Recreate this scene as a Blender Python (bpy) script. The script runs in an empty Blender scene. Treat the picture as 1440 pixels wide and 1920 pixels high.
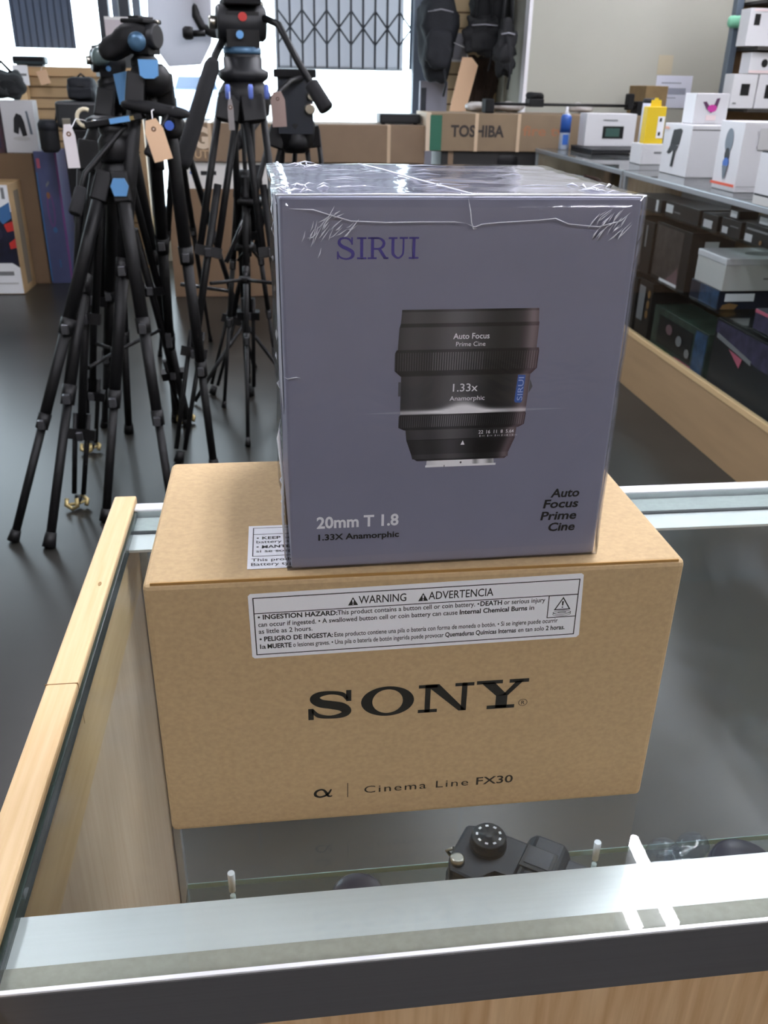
import bpy, bmesh, math, random
from mathutils import Vector, Matrix, noise
random.seed(7)
SC = bpy.context.scene
COL = SC.collection
R = math.radians

# ------------------------------------------------------------------ camera
FPX, YAW, PITCH, ROLL = 1633.84, .1284, .4586, .0191      # focal length in pixels of the 1440x1920 frame
ZC = .962                                                   # top of the glass counter
CAM = Vector((0, 0, 1.351))
_fw = Vector((math.sin(YAW) * math.cos(PITCH), math.cos(YAW) * math.cos(PITCH), -math.sin(PITCH)))
_r = Vector((math.cos(YAW), -math.sin(YAW), 0)); _u = _r.cross(_fw)
_c, _s = math.cos(ROLL), math.sin(ROLL)
RT, UP, FW = _c * _r + _s * _u, -_s * _r + _c * _u, _fw
cam = bpy.data.objects.new('camera', bpy.data.cameras.new('camera')); COL.objects.link(cam)
cam.matrix_world = Matrix(((RT.x, UP.x, -FW.x, CAM.x), (RT.y, UP.y, -FW.y, CAM.y), (RT.z, UP.z, -FW.z, CAM.z), (0, 0, 0, 1)))
cam.data.sensor_fit = 'VERTICAL'; cam.data.sensor_height = 36; cam.data.sensor_width = 27
cam.data.lens = FPX * 36 / 1920
cam.data.clip_start = .02; cam.data.clip_end = 100
cam.data.dof.use_dof = True; cam.data.dof.focus_distance = .47; cam.data.dof.aperture_fstop = 27
SC.camera = cam
def _ray(px, py): return RT * ((px - 720) / FPX) + UP * ((960 - py) / FPX) + FW
def at(px, py, Y): d = _ray(px, py); return CAM + d * (Y / d.y)
def atz(px, py, z): d = _ray(px, py); return CAM + d * ((z - CAM.z) / d.z)
def atx(px, py, X): d = _ray(px, py); return CAM + d * (X / d.x)

# ------------------------------------------------------------------ light and exposure
SC.view_settings.view_transform = 'Standard'; SC.view_settings.look = 'None'
SC.view_settings.gamma = 1; SC.view_settings.use_curve_mapping = False
SC.view_settings.exposure = 0.34
TUBE, SKY = 92.0, 6.5
W = bpy.data.worlds.new('daylight'); SC.world = W; W.use_nodes = True
W.node_tree.nodes['Background'].inputs[0].default_value = (.78, .9, 1, 1)
W.node_tree.nodes['Background'].inputs[1].default_value = SKY
pl = bpy.data.lights.new('window_portal', 'AREA'); pl.shape = 'RECTANGLE'; pl.size = 5.1; pl.size_y = 2.4
pl.cycles.is_portal = True
po = bpy.data.objects.new('window_portal', pl); COL.objects.link(po)
po.location = (-1.3, 7.72, 1.5); po.rotation_euler = (R(-90), 0, 0)
cy = SC.cycles
cy.max_bounces = 8; cy.diffuse_bounces = 4; cy.glossy_bounces = 4; cy.transparent_max_bounces = 24
cy.transmission_bounces = 6; cy.sample_clamp_indirect = 6; cy.caustics_reflective = False; cy.caustics_refractive = False

# ------------------------------------------------------------------ materials
def lin(h):
    h = h.lstrip('#'); o = []
    for i in (0, 2, 4):
        v = int(h[i:i + 2], 16) / 255
        o.append(v / 12.92 if v <= .04045 else ((v + .055) / 1.055) ** 2.4)
    return (*o, 1)
MATS = {}
def mat(name, col, rough=.6, metal=0, var=0, scale=20, stretch=None, bump=0, spec=.5, col2=None, detail=4, coat=0):
    if name in MATS: return MATS[name]
    m = bpy.data.materials.new(name); m.use_nodes = True; nt = m.node_tree; b = nt.nodes['Principled BSDF']
    c = lin(col); b.inputs['Base Color'].default_value = c
    b.inputs['Roughness'].default_value = rough; b.inputs['Metallic'].default_value = metal
    b.inputs['Specular IOR Level'].default_value = spec
    if coat: b.inputs['Coat Weight'].default_value = coat; b.inputs['Coat Roughness'].default_value = .08
    if var or bump:
        tc = nt.nodes.new('ShaderNodeTexCoord'); mp = nt.nodes.new('ShaderNodeMapping'); nz = nt.nodes.new('ShaderNodeTexNoise')
        nt.links.new(tc.outputs['Object'], mp.inputs[0]); nt.links.new(mp.outputs[0], nz.inputs['Vector'])
        nz.inputs['Scale'].default_value = scale; nz.inputs['Detail'].default_value = detail
        if stretch: mp.inputs['Scale'].default_value = stretch
        if var:
            mx = nt.nodes.new('ShaderNodeMix'); mx.data_type = 'RGBA'
            rp = nt.nodes.new('ShaderNodeMapRange'); rp.inputs[1].default_value = .3; rp.inputs[2].default_value = .7
            nt.links.new(nz.outputs[0], rp.inputs[0]); nt.links.new(rp.outputs[0], mx.inputs[0])
            if col2: mx.inputs[6].default_value = c; mx.inputs[7].default_value = lin(col2)
            else:
                mx.inputs[6].default_value = (*[x * (1 - var) for x in c[:3]], 1); mx.inputs[7].default_value = (*[min(1, x * (1 + var)) for x in c[:3]], 1)
            nt.links.new(mx.outputs[2], b.inputs['Base Color'])
        if bump:
            bp = nt.nodes.new('ShaderNodeBump'); bp.inputs['Strength'].default_value = bump; bp.inputs['Distance'].default_value = .002
            nt.links.new(nz.outputs[0], bp.inputs['Height']); nt.links.new(bp.outputs[0], b.inputs['Normal'])
    MATS[name] = m; return m
def glass(name, tint, ior=1.45, rough=0, haze=0, hazecol='#9aa4ac', bump=0, bscale=40, gain=1.0):
    m = bpy.data.materials.new(name); m.use_nodes = True; nt = m.node_tree; nt.nodes.clear(); N = nt.nodes.new; L = nt.links.new
    out = N('ShaderNodeOutputMaterial'); tr = N('ShaderNodeBsdfTransparent'); gl = N('ShaderNodeBsdfGlossy'); fr = N('ShaderNodeLayerWeight'); mx = N('ShaderNodeMixShader')
    tr.inputs[0].default_value = lin(tint); gl.inputs['Roughness'].default_value = rough; f0 = ((ior - 1) / (ior + 1)) ** 2
    pw = N('ShaderNodeMath'); pw.operation = 'POWER'; pw.inputs[1].default_value = 5; L(fr.outputs[1], pw.inputs[0])
    ma = N('ShaderNodeMath'); ma.operation = 'MULTIPLY_ADD'; ma.inputs[1].default_value = 1 - f0; ma.inputs[2].default_value = f0; L(pw.outputs[0], ma.inputs[0]); f = ma.outputs[0]
    if gain != 1:
        mm = N('ShaderNodeMath'); mm.operation = 'MULTIPLY'; mm.use_clamp = True; mm.inputs[1].default_value = gain; L(f, mm.inputs[0]); f = mm.outputs[0]
    L(f, mx.inputs[0]); L(tr.outputs[0], mx.inputs[1]); L(gl.outputs[0], mx.inputs[2]); last = mx.outputs[0]
    if bump:
        tc = N('ShaderNodeTexCoord'); nz = N('ShaderNodeTexNoise'); nz.inputs['Scale'].default_value = bscale; nz.inputs['Detail'].default_value = 3; nz.inputs['Distortion'].default_value = 1.2
        bp = N('ShaderNodeBump'); bp.inputs['Strength'].default_value = bump; bp.inputs['Distance'].default_value = .002
        L(tc.outputs['Object'], nz.inputs['Vector']); L(nz.outputs[0], bp.inputs['Height']); L(bp.outputs[0], gl.inputs['Normal']); L(bp.outputs[0], fr.inputs['Normal'])
    if haze:                                                  # fingerprints, smears and scratches on the pane
        tc = N('ShaderNodeTexCoord'); nz = N('ShaderNodeTexNoise'); nz.inputs['Scale'].default_value = 9; nz.inputs['Detail'].default_value = 7; nz.inputs['Distortion'].default_value = 1.6
        L(tc.outputs['Object'], nz.inputs['Vector'])
        rp = N('ShaderNodeMapRange'); rp.inputs[1].default_value = .5; rp.inputs[2].default_value = .85; rp.inputs[3].default_value = haze * .12; rp.inputs[4].default_value = haze
        L(nz.outputs[0], rp.inputs[0])
        df = N('ShaderNodeBsdfDiffuse'); df.inputs[0].default_value = lin(hazecol); m2 = N('ShaderNodeMixShader')
        L(rp.outputs[0], m2.inputs[0]); L(last, m2.inputs[1]); L(df.outputs[0], m2.inputs[2]); last = m2.outputs[0]
    L(last, out.inputs[0]); MATS[name] = m; return m
def emit(name, col, strength):
    m = bpy.data.materials.new(name); m.use_nodes = True; nt = m.node_tree; nt.nodes.clear()
    e = nt.nodes.new('ShaderNodeEmission'); o = nt.nodes.new('ShaderNodeOutputMaterial')
    e.inputs[0].default_value = lin(col); e.inputs[1].default_value = strength; nt.links.new(e.outputs[0], o.inputs[0]); return m
def translucent(name, col, f=.5):
    m = bpy.data.materials.new(name); m.use_nodes = True; nt = m.node_tree; nt.nodes.clear(); N = nt.nodes.new
    o = N('ShaderNodeOutputMaterial'); d = N('ShaderNodeBsdfDiffuse'); t = N('ShaderNodeBsdfTranslucent'); x = N('ShaderNodeMixShader')
    d.inputs[0].default_value = lin(col); t.inputs[0].default_value = lin(col); x.inputs[0].default_value = f
    nt.links.new(d.outputs[0], x.inputs[1]); nt.links.new(t.outputs[0], x.inputs[2]); nt.links.new(x.outputs[0], o.inputs[0]); return m
def vcol(name, rough=.4):
    m = bpy.data.materials.new(name); m.use_nodes = True; nt = m.node_tree; b = nt.nodes['Principled BSDF']
    a = nt.nodes.new('ShaderNodeVertexColor'); a.layer_name = 'Col'; nt.links.new(a.outputs[0], b.inputs['Base Color']); b.inputs['Roughness'].default_value = rough; return m

kraft = mat('kraft_board', '#b99f77', .8, var=.08, scale=420, stretch=(.8, 1, 1), bump=.06, detail=10)
kraft_dk = mat('brown_board', '#86694b', .85, var=.08, scale=30)
kraft_b = mat('brown_board_aged', '#75603f', .85, var=.1, scale=14)
ink = mat('black_ink', '#17160f', .6)
inkg = mat('grey_ink', '#2b2416', .7)
paper = mat('white_label_paper', '#f1f2f5', .5)
white = mat('white_gloss_card', '#d2d2d5', .4)
white2 = mat('white_card_shade', '#c2c2bf', .5)
black = mat('black_plastic', '#0d0d0f', .5, spec=.3)
blackm = mat('black_matte', '#0c0c0e', .75, spec=.3, var=.2, scale=40)
carbon = mat('carbon_tube', '#0c0c0e', .55, spec=.3, var=.15, scale=300)
darkgrey = mat('dark_grey_plastic', '#1e1f22', .5, spec=.35)
steel = mat('steel', '#b9b6ac', .3, 1)
brass = mat('brass_claw', '#b8a878', .35, .9)
blue = mat('light_blue_anodised', '#6fa8e0', .35, .3)
alu = mat('brushed_aluminium', '#a9afb5', .32, .55, var=.05, scale=60, stretch=(.05, 8, 8))
alu_dk = mat('grey_bronze_aluminium', '#5e5e60', .5, .3, var=.05, scale=80, stretch=(.03, 6, 6))
birch = mat('birch_cap', '#d3b88e', .5, var=.12, scale=26, stretch=(9, .35, 3), col2='#c7a87a')
maple = mat('maple_laminate', '#cfbba4', .5, var=.1, scale=22, stretch=(5, 5, .35), col2='#c2aa90')
maple2 = mat('maple_front', '#dfc096', .5, var=.1, scale=20, stretch=(7, 1, .4), col2='#bd966a')
oak = mat('tan_laminate', '#a88c69', .55, var=.06, scale=12, stretch=(1, .2, 2))
oak_lt = mat('tan_edge_band', '#d6b88a', .5)
slat = mat('tan_slatwall', '#ad926c', .6, var=.06, scale=14, stretch=(.3, 1, 4))
groove = mat('slatwall_groove', '#6c563b', .8)
fabric = mat('black_nylon', '#0c0e12', .85, var=.3, scale=120, bump=.3)
fabric2 = mat('navy_nylon', '#0f131b', .8, var=.25, scale=110, bump=.3)
brownc = mat('brown_cloth', '#33261f', .9, var=.2, scale=60)
red = mat('red_ink', '#c0302c', .5); orange = mat('orange_band', '#d2502f', .5); green = mat('green_ink', '#1f5a45', .6)
yellow = mat('yellow_card', '#dcbc1e', .5); bluec = mat('blue_print', '#2f5fae', .45); magenta = mat('magenta_print', '#b8328f', .5)
tagm = mat('manila_tag', '#dcb896', .7); tagw = mat('white_tag', '#dcd6d8', .7)
greyw = mat('grey_plastic', '#8f9098', .6)
CASEGLASS = glass('counter_glass', '#fafdfc', 1.5, 0, haze=.075)
THIN = glass('clear_glass', '#fbfdfd', 1.35)
SHELFG = glass('shelf_glass', '#f6fbf9', 1.5)
GEDGE = mat('glass_edge', '#1f2c28', .25)
FILM = glass('shrink_film', '#fbfbfd', 1.5, .12, bump=.3, bscale=26, gain=1.2)
FILMW = mat('film_crease_glint', '#e9ebf4', .15, 0, spec=1)  # near-white colour paints the film's glints onto creases, seam and edge

# ------------------------------------------------------------------ mesh helpers
class MB:
    def __init__(s): s.bm = bmesh.new()
    def box(s, x0, x1, y0, y1, z0, z1, M=None, mi=0):
        v = [s.bm.verts.new((x, y, z)) for x in (x0, x1) for y in (y0, y1) for z in (z0, z1)]
        if M: 
            for q in v: q.co = M @ q.co
        for f in ((0, 1, 3, 2), (4, 6, 7, 5), (0, 4, 5, 1), (2, 3, 7, 6), (0, 2, 6, 4), (1, 5, 7, 3)):
            s.bm.faces.new([v[i] for i in f]).material_index = mi
        return s
    def ring(s, c, a, b, r, n): return [s.bm.verts.new(c + a * (r * math.cos(2 * math.pi * i / n)) + b * (r * math.sin(2 * math.pi * i / n))) for i in range(n)]
    def sweep(s, pts, rad, n=12, cap=True, mi=0):
        pts = [Vector(p) for p in pts]
        if not hasattr(rad, '__len__'): rad = [rad] * len(pts)
        rings = []; a = None
        for i, p in enumerate(pts):
            t = (pts[min(i + 1, len(pts) - 1)] - pts[max(i - 1, 0)]).normalized()
            if a is None: a = t.orthogonal().normalized()
            else: a = (a - t * a.dot(t)).normalized()
            rings.append(s.ring(p, a, t.cross(a), rad[i], n))
        for k in range(len(rings) - 1):
            for i in range(n):
                f = s.bm.faces.new((rings[k][i], rings[k][(i + 1) % n], rings[k + 1][(i + 1) % n], rings[k + 1][i])); f.smooth = True; f.material_index = mi
        if cap: s.bm.faces.new(rings[0][::-1]).material_index = mi; s.bm.faces.new(rings[-1]).material_index = mi
        return s
    def tube(s, p0, p1, r0, r1=None, n=12, mi=0): return s.sweep([p0, p1], [r0, r0 if r1 is None else r1], n, mi=mi)
    def lathe(s, prof, c=(0, 0, 0), axis=(0, 0, 1), n=24, mi=0):
        c = Vector(c); t = Vector(axis).normalized(); a = t.orthogonal().normalized(); b = t.cross(a)
        rings = [s.ring(c + t * z, a, b, max(r, 1e-4), n) for r, z in prof]
        for k in range(len(rings) - 1):
            for i in range(n):
                f = s.bm.faces.new((rings[k][i], rings[k][(i + 1) % n], rings[k + 1][(i + 1) % n], rings[k + 1][i])); f.material_index = mi
                f.smooth = True
        s.bm.faces.new(rings[0][::-1]).material_index = mi; s.bm.faces.new(rings[-1]).material_index = mi
        return s
    def prism(s, poly, d, M=None, mi=0):
        M = M or Matrix()
        a = [s.bm.verts.new(M @ Vector((x, y, 0))) for x, y in poly]; b = [s.bm.verts.new(M @ Vector((x, y, d))) for x, y in poly]; n = len(poly)
        s.bm.faces.new(a[::-1]).material_index = mi; s.bm.faces.new(b).material_index = mi
        for i in range(n): s.bm.faces.new((a[i], a[(i + 1) % n], b[(i + 1) % n], b[i])).material_index = mi
        return s
    def soft(s, c, d, p=4, cuts=7, amp=.02, seed=0, taper=0, M=None):
        bm = bmesh.new(); bmesh.ops.create_cube(bm, size=2); bmesh.ops.subdivide_edges(bm, edges=bm.edges[:], cuts=cuts, use_grid_fill=True)
        mp = {}
        for v in bm.verts:
            q = v.co.copy(); l = (abs(q.x) ** p + abs(q.y) ** p + abs(q.z) ** p) ** (1 / p); q /= l
            k = 1 - taper * q.z
            q = Vector((q.x * d[0] * k, q.y * d[1] * k, q.z * d[2]))
            q += q.normalized() * amp * noise.noise(q * (1.2 / max(.05, min(d))) + Vector((seed * 3.1, seed, 0)))
            q = Vector(c) + (M @ q if M else q); mp[v] = s.bm.verts.new(q)
        for f in bm.faces: g = s.bm.faces.new([mp[v] for v in f.verts]); g.smooth = True
        bm.free(); return s
    def build(s, name, m, parent=None, bevel=0, seg=2, loc=None, M=None, smooth=False):
        bm = s.bm
        if M: bmesh.ops.transform(bm, matrix=M, verts=bm.verts)
        if bevel: bmesh.ops.bevel(bm, geom=bm.edges[:], offset=bevel, segments=seg, affect='EDGES', profile=.5)
        bmesh.ops.recalc_face_normals(bm, faces=bm.faces[:])
        if smooth:
            for f in bm.faces: f.smooth = True
        me = bpy.data.meshes.new(name); bm.to_mesh(me); bm.free()
        for k in (m if isinstance(m, (list, tuple)) else [m]): me.materials.append(k)
        o = bpy.data.objects.new(name, me); COL.objects.link(o)
        if parent: o.parent = parent
        if loc is not None: o.location = loc
        return o
def tag(o, label=None, cat=None, group=None, kind=None):
    if label: o['label'] = label
    if cat: o['category'] = cat
    if group: o['group'] = group
    if kind: o['kind'] = kind
    return o
def thing(name, label, cat, loc=(0, 0, 0), rz=0, group=None):
    o = bpy.data.objects.new(name, None); COL.objects.link(o); o.location = loc; o.rotation_euler = (0, 0, rz); o.empty_display_size = .05
    return tag(o, label, cat, group)
def T(v): return Matrix.Translation(-Vector(v))               # world coordinates -> coordinates about a thing's base
def struct(o): o['kind'] = 'structure'; return o
def fm(face, x0, x1, y0, y1, z0, z1, off=.0004):               # frame of a box face: U right, V up, N out
    Z = Vector((0, 0, 1)); X = Vector((1, 0, 0)); Y = Vector((0, 1, 0))
    o, u, v, n = {'f': (Vector((x0, y0, z0)), X, Z, -Y), 'r': (Vector((x1, y0, z0)), Y, Z, X), 'l': (Vector((x0, y1, z0)), -Y, Z, -X),
                  't': (Vector((x0, y0, z1)), X, Y, Z)}[face]
    o = o + n * off
    return Matrix(((u.x, v.x, n.x, o.x), (u.y, v.y, n.y, o.y), (u.z, v.z, n.z, o.z), (0, 0, 0, 1)))
def ell(cx, cy, rx, ry, n=28): return [(cx + rx * math.cos(2 * math.pi * i / n), cy + ry * math.sin(2 * math.pi * i / n)) for i in range(n)]
def rect(x0, y0, x1, y1): return [(x0, y0), (x1, y0), (x1, y1), (x0, y1)]
def text_mesh(s, width=None, height=None, bold=0, shear=0, space=1.0, align='LEFT'):
    cu = bpy.data.curves.new('t', 'FONT'); cu.body = s; cu.size = 1; cu.offset = bold; cu.shear = shear; cu.space_character = space; cu.resolution_u = 3
    ob = bpy.data.objects.new('t', cu); COL.objects.link(ob)
    me = bpy.data.meshes.new_from_object(ob.evaluated_get(bpy.context.evaluated_depsgraph_get()))
    bpy.data.objects.remove(ob); bpy.data.curves.remove(cu)
    xs = [v.co.x for v in me.vertices]; x0, x1 = min(xs), max(xs)
    sy = height / .69 if height else width / (x1 - x0); sx = width / (x1 - x0) if width else sy
    dx = {'LEFT': x0, 'CENTER': (x0 + x1) / 2, 'RIGHT': x1}[align]
    for v in me.vertices: v.co.x = (v.co.x - dx) * sx; v.co.y *= sy
    return me
def text(mb, s, x, y, M, **k):                                 # adds flat lettering to a mesh; cap height about .69 of size
    me = text_mesh(s, **k); Q = M @ Matrix.Translation((x, y, 0))
    vs = [mb.bm.verts.new(Q @ v.co) for v in me.vertices]
    for p in me.polygons: mb.bm.faces.new([vs[i] for i in p.vertices])
    bpy.data.meshes.remove(me)
def flat(mb, poly, M, mi=0): mb.bm.faces.new([mb.bm.verts.new(M @ Vector((x, y, 0))) for x, y in poly]).material_index = mi
def stroke(mb, pts, M, n=10):                                  # variable-width pen stroke through (x, y, w), Catmull-Rom
    P = []
    for i in range(len(pts) - 1):
        p0, p1, p2, p3 = [Vector(pts[max(0, min(len(pts) - 1, i + k))]) for k in (-1, 0, 1, 2)]
        for j in range(n + (i == len(pts) - 2)):
            t = j / n; P.append(.5 * ((2 * p1) + (p2 - p0) * t + (2 * p0 - 5 * p1 + 4 * p2 - p3) * t * t + (3 * p1 - p0 - 3 * p2 + p3) * t ** 3))
    L = []
    for i, p in enumerate(P):
        t = P[min(i + 1, len(P) - 1)] - P[max(i - 1, 0)]; d = Vector((-t.y, t.x)).normalized() * p.z / 2
        L.append((mb.bm.verts.new(M @ Vector((p.x + d.x, p.y + d.y, 0))), mb.bm.verts.new(M @ Vector((p.x - d.x, p.y - d.y, 0)))))
    for a, b in zip(L, L[1:]): mb.bm.faces.new((a[0], a[1], b[1], b[0]))
def annulus(mb, c, ro, ri, M, n=40):
    a = [mb.bm.verts.new(M @ Vector((*p, 0))) for p in ell(*c, *ro, n)]; b = [mb.bm.verts.new(M @ Vector((*p, 0))) for p in ell(*c, *ri, n)]
    for i in range(n): mb.bm.faces.new((a[i], a[(i + 1) % n], b[(i + 1) % n], b[i]))

def carton(name, label, cat, x0, x1, y0, y1, z0, z1, m, rz=0, prints=(), bevel=.003, group=None, seam=None):
    """a closed box standing at its place; prints = (part name, face, polygon in 0..1 of the face, material)"""
    cx, cyy = (x0 + x1) / 2, (y0 + y1) / 2; w, d, h = (x1 - x0) / 2, (y1 - y0) / 2, z1 - z0
    o = MB().box(-w, w, -d, d, 0, h).build(name, m, bevel=min(bevel, .2 * min(w, d, h)), loc=(cx, cyy, z0)); o.rotation_euler = (0, 0, rz)
    tag(o, label, cat, group)
    fw = {'f': 2 * w, 't': 2 * w, 'r': 2 * d, 'l': 2 * d}; fh = {'f': h, 'r': h, 'l': h, 't': 2 * d}
    for i, (pn, face, poly, pm) in enumerate(prints):
        F = fm(face, -w, w, -d, d, 0, h, .0008 + .0012 * i)
        if isinstance(poly, str):
            mb = MB(); text(mb, poly.split('|')[0], *[float(q) * k for q, k in zip(poly.split('|')[1:3], (fw[face], fh[face]))], F, height=float(poly.split('|')[3]) * fh[face], width=float(poly.split('|')[4]) * fw[face], bold=.01)
            mb.build(pn, pm, o)
        else:
            MB().prism([(x * fw[face], y * fh[face]) for x, y in poly], .001, F).build(pn, pm, o)
    if seam:                                                   # tape along the closing flaps
        MB().prism(rect(-w, -.024, w, .024), .001, Matrix.Translation((0, 0, h))).build('tape', seam, o)
    return o

# ------------------------------------------------------------------ the room
floor_m = mat('polished_concrete', '#292825', .30, var=.35, scale=1.6, detail=9, spec=.27)
wallm = mat('off_white_paint', '#a6a69b', .8, var=.02, scale=3)
o = struct(MB().box(-4.2, 4.2, -3.2, 7.62, -.05, 0).build('floor', floor_m))
struct(MB().box(-4.2, 4.2, -3.2, 7.62, 3.0, 3.05).build('ceiling', mat('ceiling_paint', '#70706e', .9)))
struct(MB().box(-4.25, -4.2, -3.2, 7.62, 0, 3).build('wall_left', wallm))
struct(MB().box(3.6, 3.65, -3.2, 7.62, 0, 3).build('wall_right', wallm))
struct(MB().box(-4.2, 3.6, -3.25, -3.2, 0, 3).build('wall_front', mat('warm_wall', '#a89a86', .8)))
b = MB().box(-4.2, 3.6, 7.5, 7.62, 0, .35).box(-4.2, 3.6, 7.5, 7.62, 2.7, 3).box(-4.2, -3.9, 7.5, 7.62, .35, 2.7).box(1.26, 3.6, 7.5, 7.62, .35, 2.7)
struct(b.build('wall_back', wallm))
b = MB().box(1.80, 3.6, 6.62, 6.68, 0, 3).box(1.80, 1.86, 6.68, 7.5, 0, 3)
struct(b.build('wall_partition', wallm))
struct(MB().box(1.775, 1.80, 6.60, 6.70, 0, 3).build('trim_1', mat('white_corner_bead', '#e6e6ea', .4)))
# shop window: frame, mullions, panes
framem = mat('grey_window_frame', '#6f7a8a', .5, .2); framed = mat('dark_window_stile', '#2c333d', .5)
win = thing('window_1', None, None, (-1.3, 7.55, .35)); struct(win)
b = MB().box(-3.9, 1.26, 7.51, 7.6, .35, .42).box(-3.9, 1.26, 7.51, 7.6, 2.64, 2.7)
b.build('window_frame', framem, win, M=T(win.location))
for x0, x1, mm in ((1.13, 1.255, framem), (-1.20, -1.13, framed), (-1.10, -1.06, framem), (-1.05, -.98, framed), (-.955, -.90, framem), (-2.6, -2.52, framem), (-3.9, -3.82, framem)):
    MB().box(x0, x1, 7.50, 7.61, .42, 2.64).build('mullion', mm, win, M=T(win.location))
for x0, x1 in ((-3.82, -2.6), (-2.52, -1.2), (-.9, 1.13)):
    MB().box(x0, x1, 7.55, 7.556, .42, 2.64).build('pane', THIN, win, M=T(win.location))
# pavement and a parked car outside
struct(MB().box(-30, 30, 7.7, 70, -.06, -.01).build('pavement', mat('pale_pavement', '#c9c9c6', .9)))

# ------------------------------------------------------------------ ceiling lights
tubem = emit('lamp_tube', '#f4f4ff', TUBE)
fixm = mat('lamp_housing', '#dcdcdc', .5)
n_l = 0
for x, y, lab in ((1.11, 1.52, 'strip light over the near end of the aisle, right of the counter'), (1.17, 4.2, 'strip light over the aisle between tripods and wall cases'),
                  (-1.3, 1.2, 'strip light on the left of the ceiling nearest the counter'), (-1.3, 4.4, 'strip light above the group of tripods'),
                  (-.9, -1.9, 'strip light at the rear left corner'), (1.5, -2.2, 'added fill strip light at the rear right corner'), (3.2, 4.0, 'strip light above the wall cases'),  # rear right lamp is added, unseen, to lift the camera-facing sides
                  (2.9, .9, 'strip light above the staff aisle on the right'), (2.9, 5.75, 'added fill strip light in front of the off-white partition wall'),  # partition lamp is added out of view to brighten that wall
                  (.35, .78, 'added fill strip light directly over the near counter')):  # counter lamp is added overhead, unseen, to brighten the carton top
    t = thing('ceiling_light', lab, 'ceiling light', (x, y, 3.0), 0, 'fluorescent strip lights')
    MB().box(-.09, .09, -.62, .62, -.05, 0).build('housing', fixm, t, bevel=.01)
    for s_ in (-.06, .06): MB().tube((s_, -.58, -.07), (s_, .58, -.07), .018, n=10).build('lamp_tube', tubem, t)

# ------------------------------------------------------------------ the near glass counter
XL0, XL1, YF, YB, XR_ = -.170, -.148, .287, .819, 1.02
case = thing('display_counter', 'glass-topped counter in the foreground with pale wood left rail and metal edges', 'counter', (.42, .55, 0))
TC = T(case.location)
def cpart(mb, name, m, **k): return mb.build(name, m, case, M=TC, **k)
w = MB().box(XL0, XL1, YF - .03, .829, .88, ZC + .006)
wr = cpart(w, 'wood_rail', birch, bevel=.002)
MB().box(XL0 - .0002, XL1 + .0002, .5176, .5182, ZC - .03, ZC + .0063).build('rail_joint', mat('joint_line', '#7a5a34', .8), wr, M=TC)
MB().prism(ell(-.1555, .654, .0014, .0032, 12), .0004, Matrix.Translation((0, 0, ZC + .006))).build('knot', mat('wood_knot', '#8d7048', .8), wr, M=TC)
cpart(MB().box(XL1 - .018, XL1 - .0015, YF + .004, YB, .0, .955), 'side_panel', maple)
cpart(MB().box(XL1, XR_, YF + .006, YB - .006, .18, .20), 'base_deck', maple)
cpart(MB().box(XL1, XR_, YB - .02, YB, 0, .18), 'kick_panel', maple2)
cpart(MB().box(XL1 - .016, XR_, YF + .004, YF + .024, 0, .916), 'front_panel', maple2)
gt = cpart(MB().box(XL1 + .0035, XR_, YF + .0025, YB - .016, ZC - .006, ZC), 'top_glass', CASEGLASS)
# near rail: dark face, its edge highlight painted as a near-white lip, wide pale flange under the glass, grey foam tape
cpart(MB().box(XL0, XR_, YF - .0015, YF + .002, .9215, ZC - .0003), 'front_rail', alu_dk, bevel=.0012)
cpart(MB().box(XL0, XR_, YF - .0012, YF + .0012, ZC - .0014, ZC + .0006), 'rail_lip_glint', mat('lip_highlight', '#f4f6fa', .3, .2), bevel=.0004)
flange = mat('pale_flange', '#d9dcdd', .36, .18, var=.02, scale=70, stretch=(.05, 6, 6))
cpart(MB().box(XL1 + .0002, XL1 + .0033, YF + .003, YB - .016, ZC - .012, ZC + .0002), 'glass_seal', GEDGE)
cpart(MB().box(XL1 + .003, XR_, YF + .002, YF + .0485, ZC - .0105, ZC - .0075), 'rail_flange', flange)
cpart(MB().box(XL1 + .003, XR_, YF + .0022, YF + .0175, ZC - .0074, ZC - .0062), 'foam_tape', mat('grey_foam_tape', '#a19d92', .9, var=.07, scale=260))
# far rail
cpart(MB().box(XL1, XR_, YB - .0155, YB, .925, ZC + .002), 'rear_rail', mat('white_aluminium', '#e3e7ec', .3, .4), bevel=.0015)
cpart(MB().box(XL1 + .003, XR_, YB - .082, YB - .017, ZC - .0105, ZC - .0078), 'rear_flange', flange)
cpart(MB().box(XL1 + .003, XR_, YB - .046, YB - .018, ZC - .0076, ZC - .0062), 'rear_foam_tape', mat('grey_green_tape', '#a9b0ae', .8, var=.06, scale=200))
cpart(MB().box(XL1 + .003, XR_, YB - .051, YB - .0465, ZC - .0076, ZC - .0062), 'rear_gap_seal', darkgrey)
cpart(MB().box(XL1 + .002, XR_, YB - .008, YB - .002, .2, .925), 'rear_glass', THIN)
cpart(MB().box(XL1, XL1 + .008, YB - .014, YB, .18, .93), 'corner_post', alu)
sh = cpart(MB().box(-.098, XR_ - .02, YF + .03, .571, .694, .700), 'glass_shelf', SHELFG)
MB().box(-.098, XR_ - .02, .5708, .5714, .694, .700).build('shelf_edge', mat('green_glass_edge', '#9db8b4', .15), sh, M=TC)
for px in (436, 1116):
    x = atz(px, 1668 if px < 900 else 1612, .70).x
    cpart(MB().tube((x, .560, .20), (x, .560, .694), .0025, n=8).tube((x, .560, .7002), (x, .560, .722), .0032, n=10), 'shelf_support', mat('bright_clip', '#e8ecf2', .15, .2))

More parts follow.
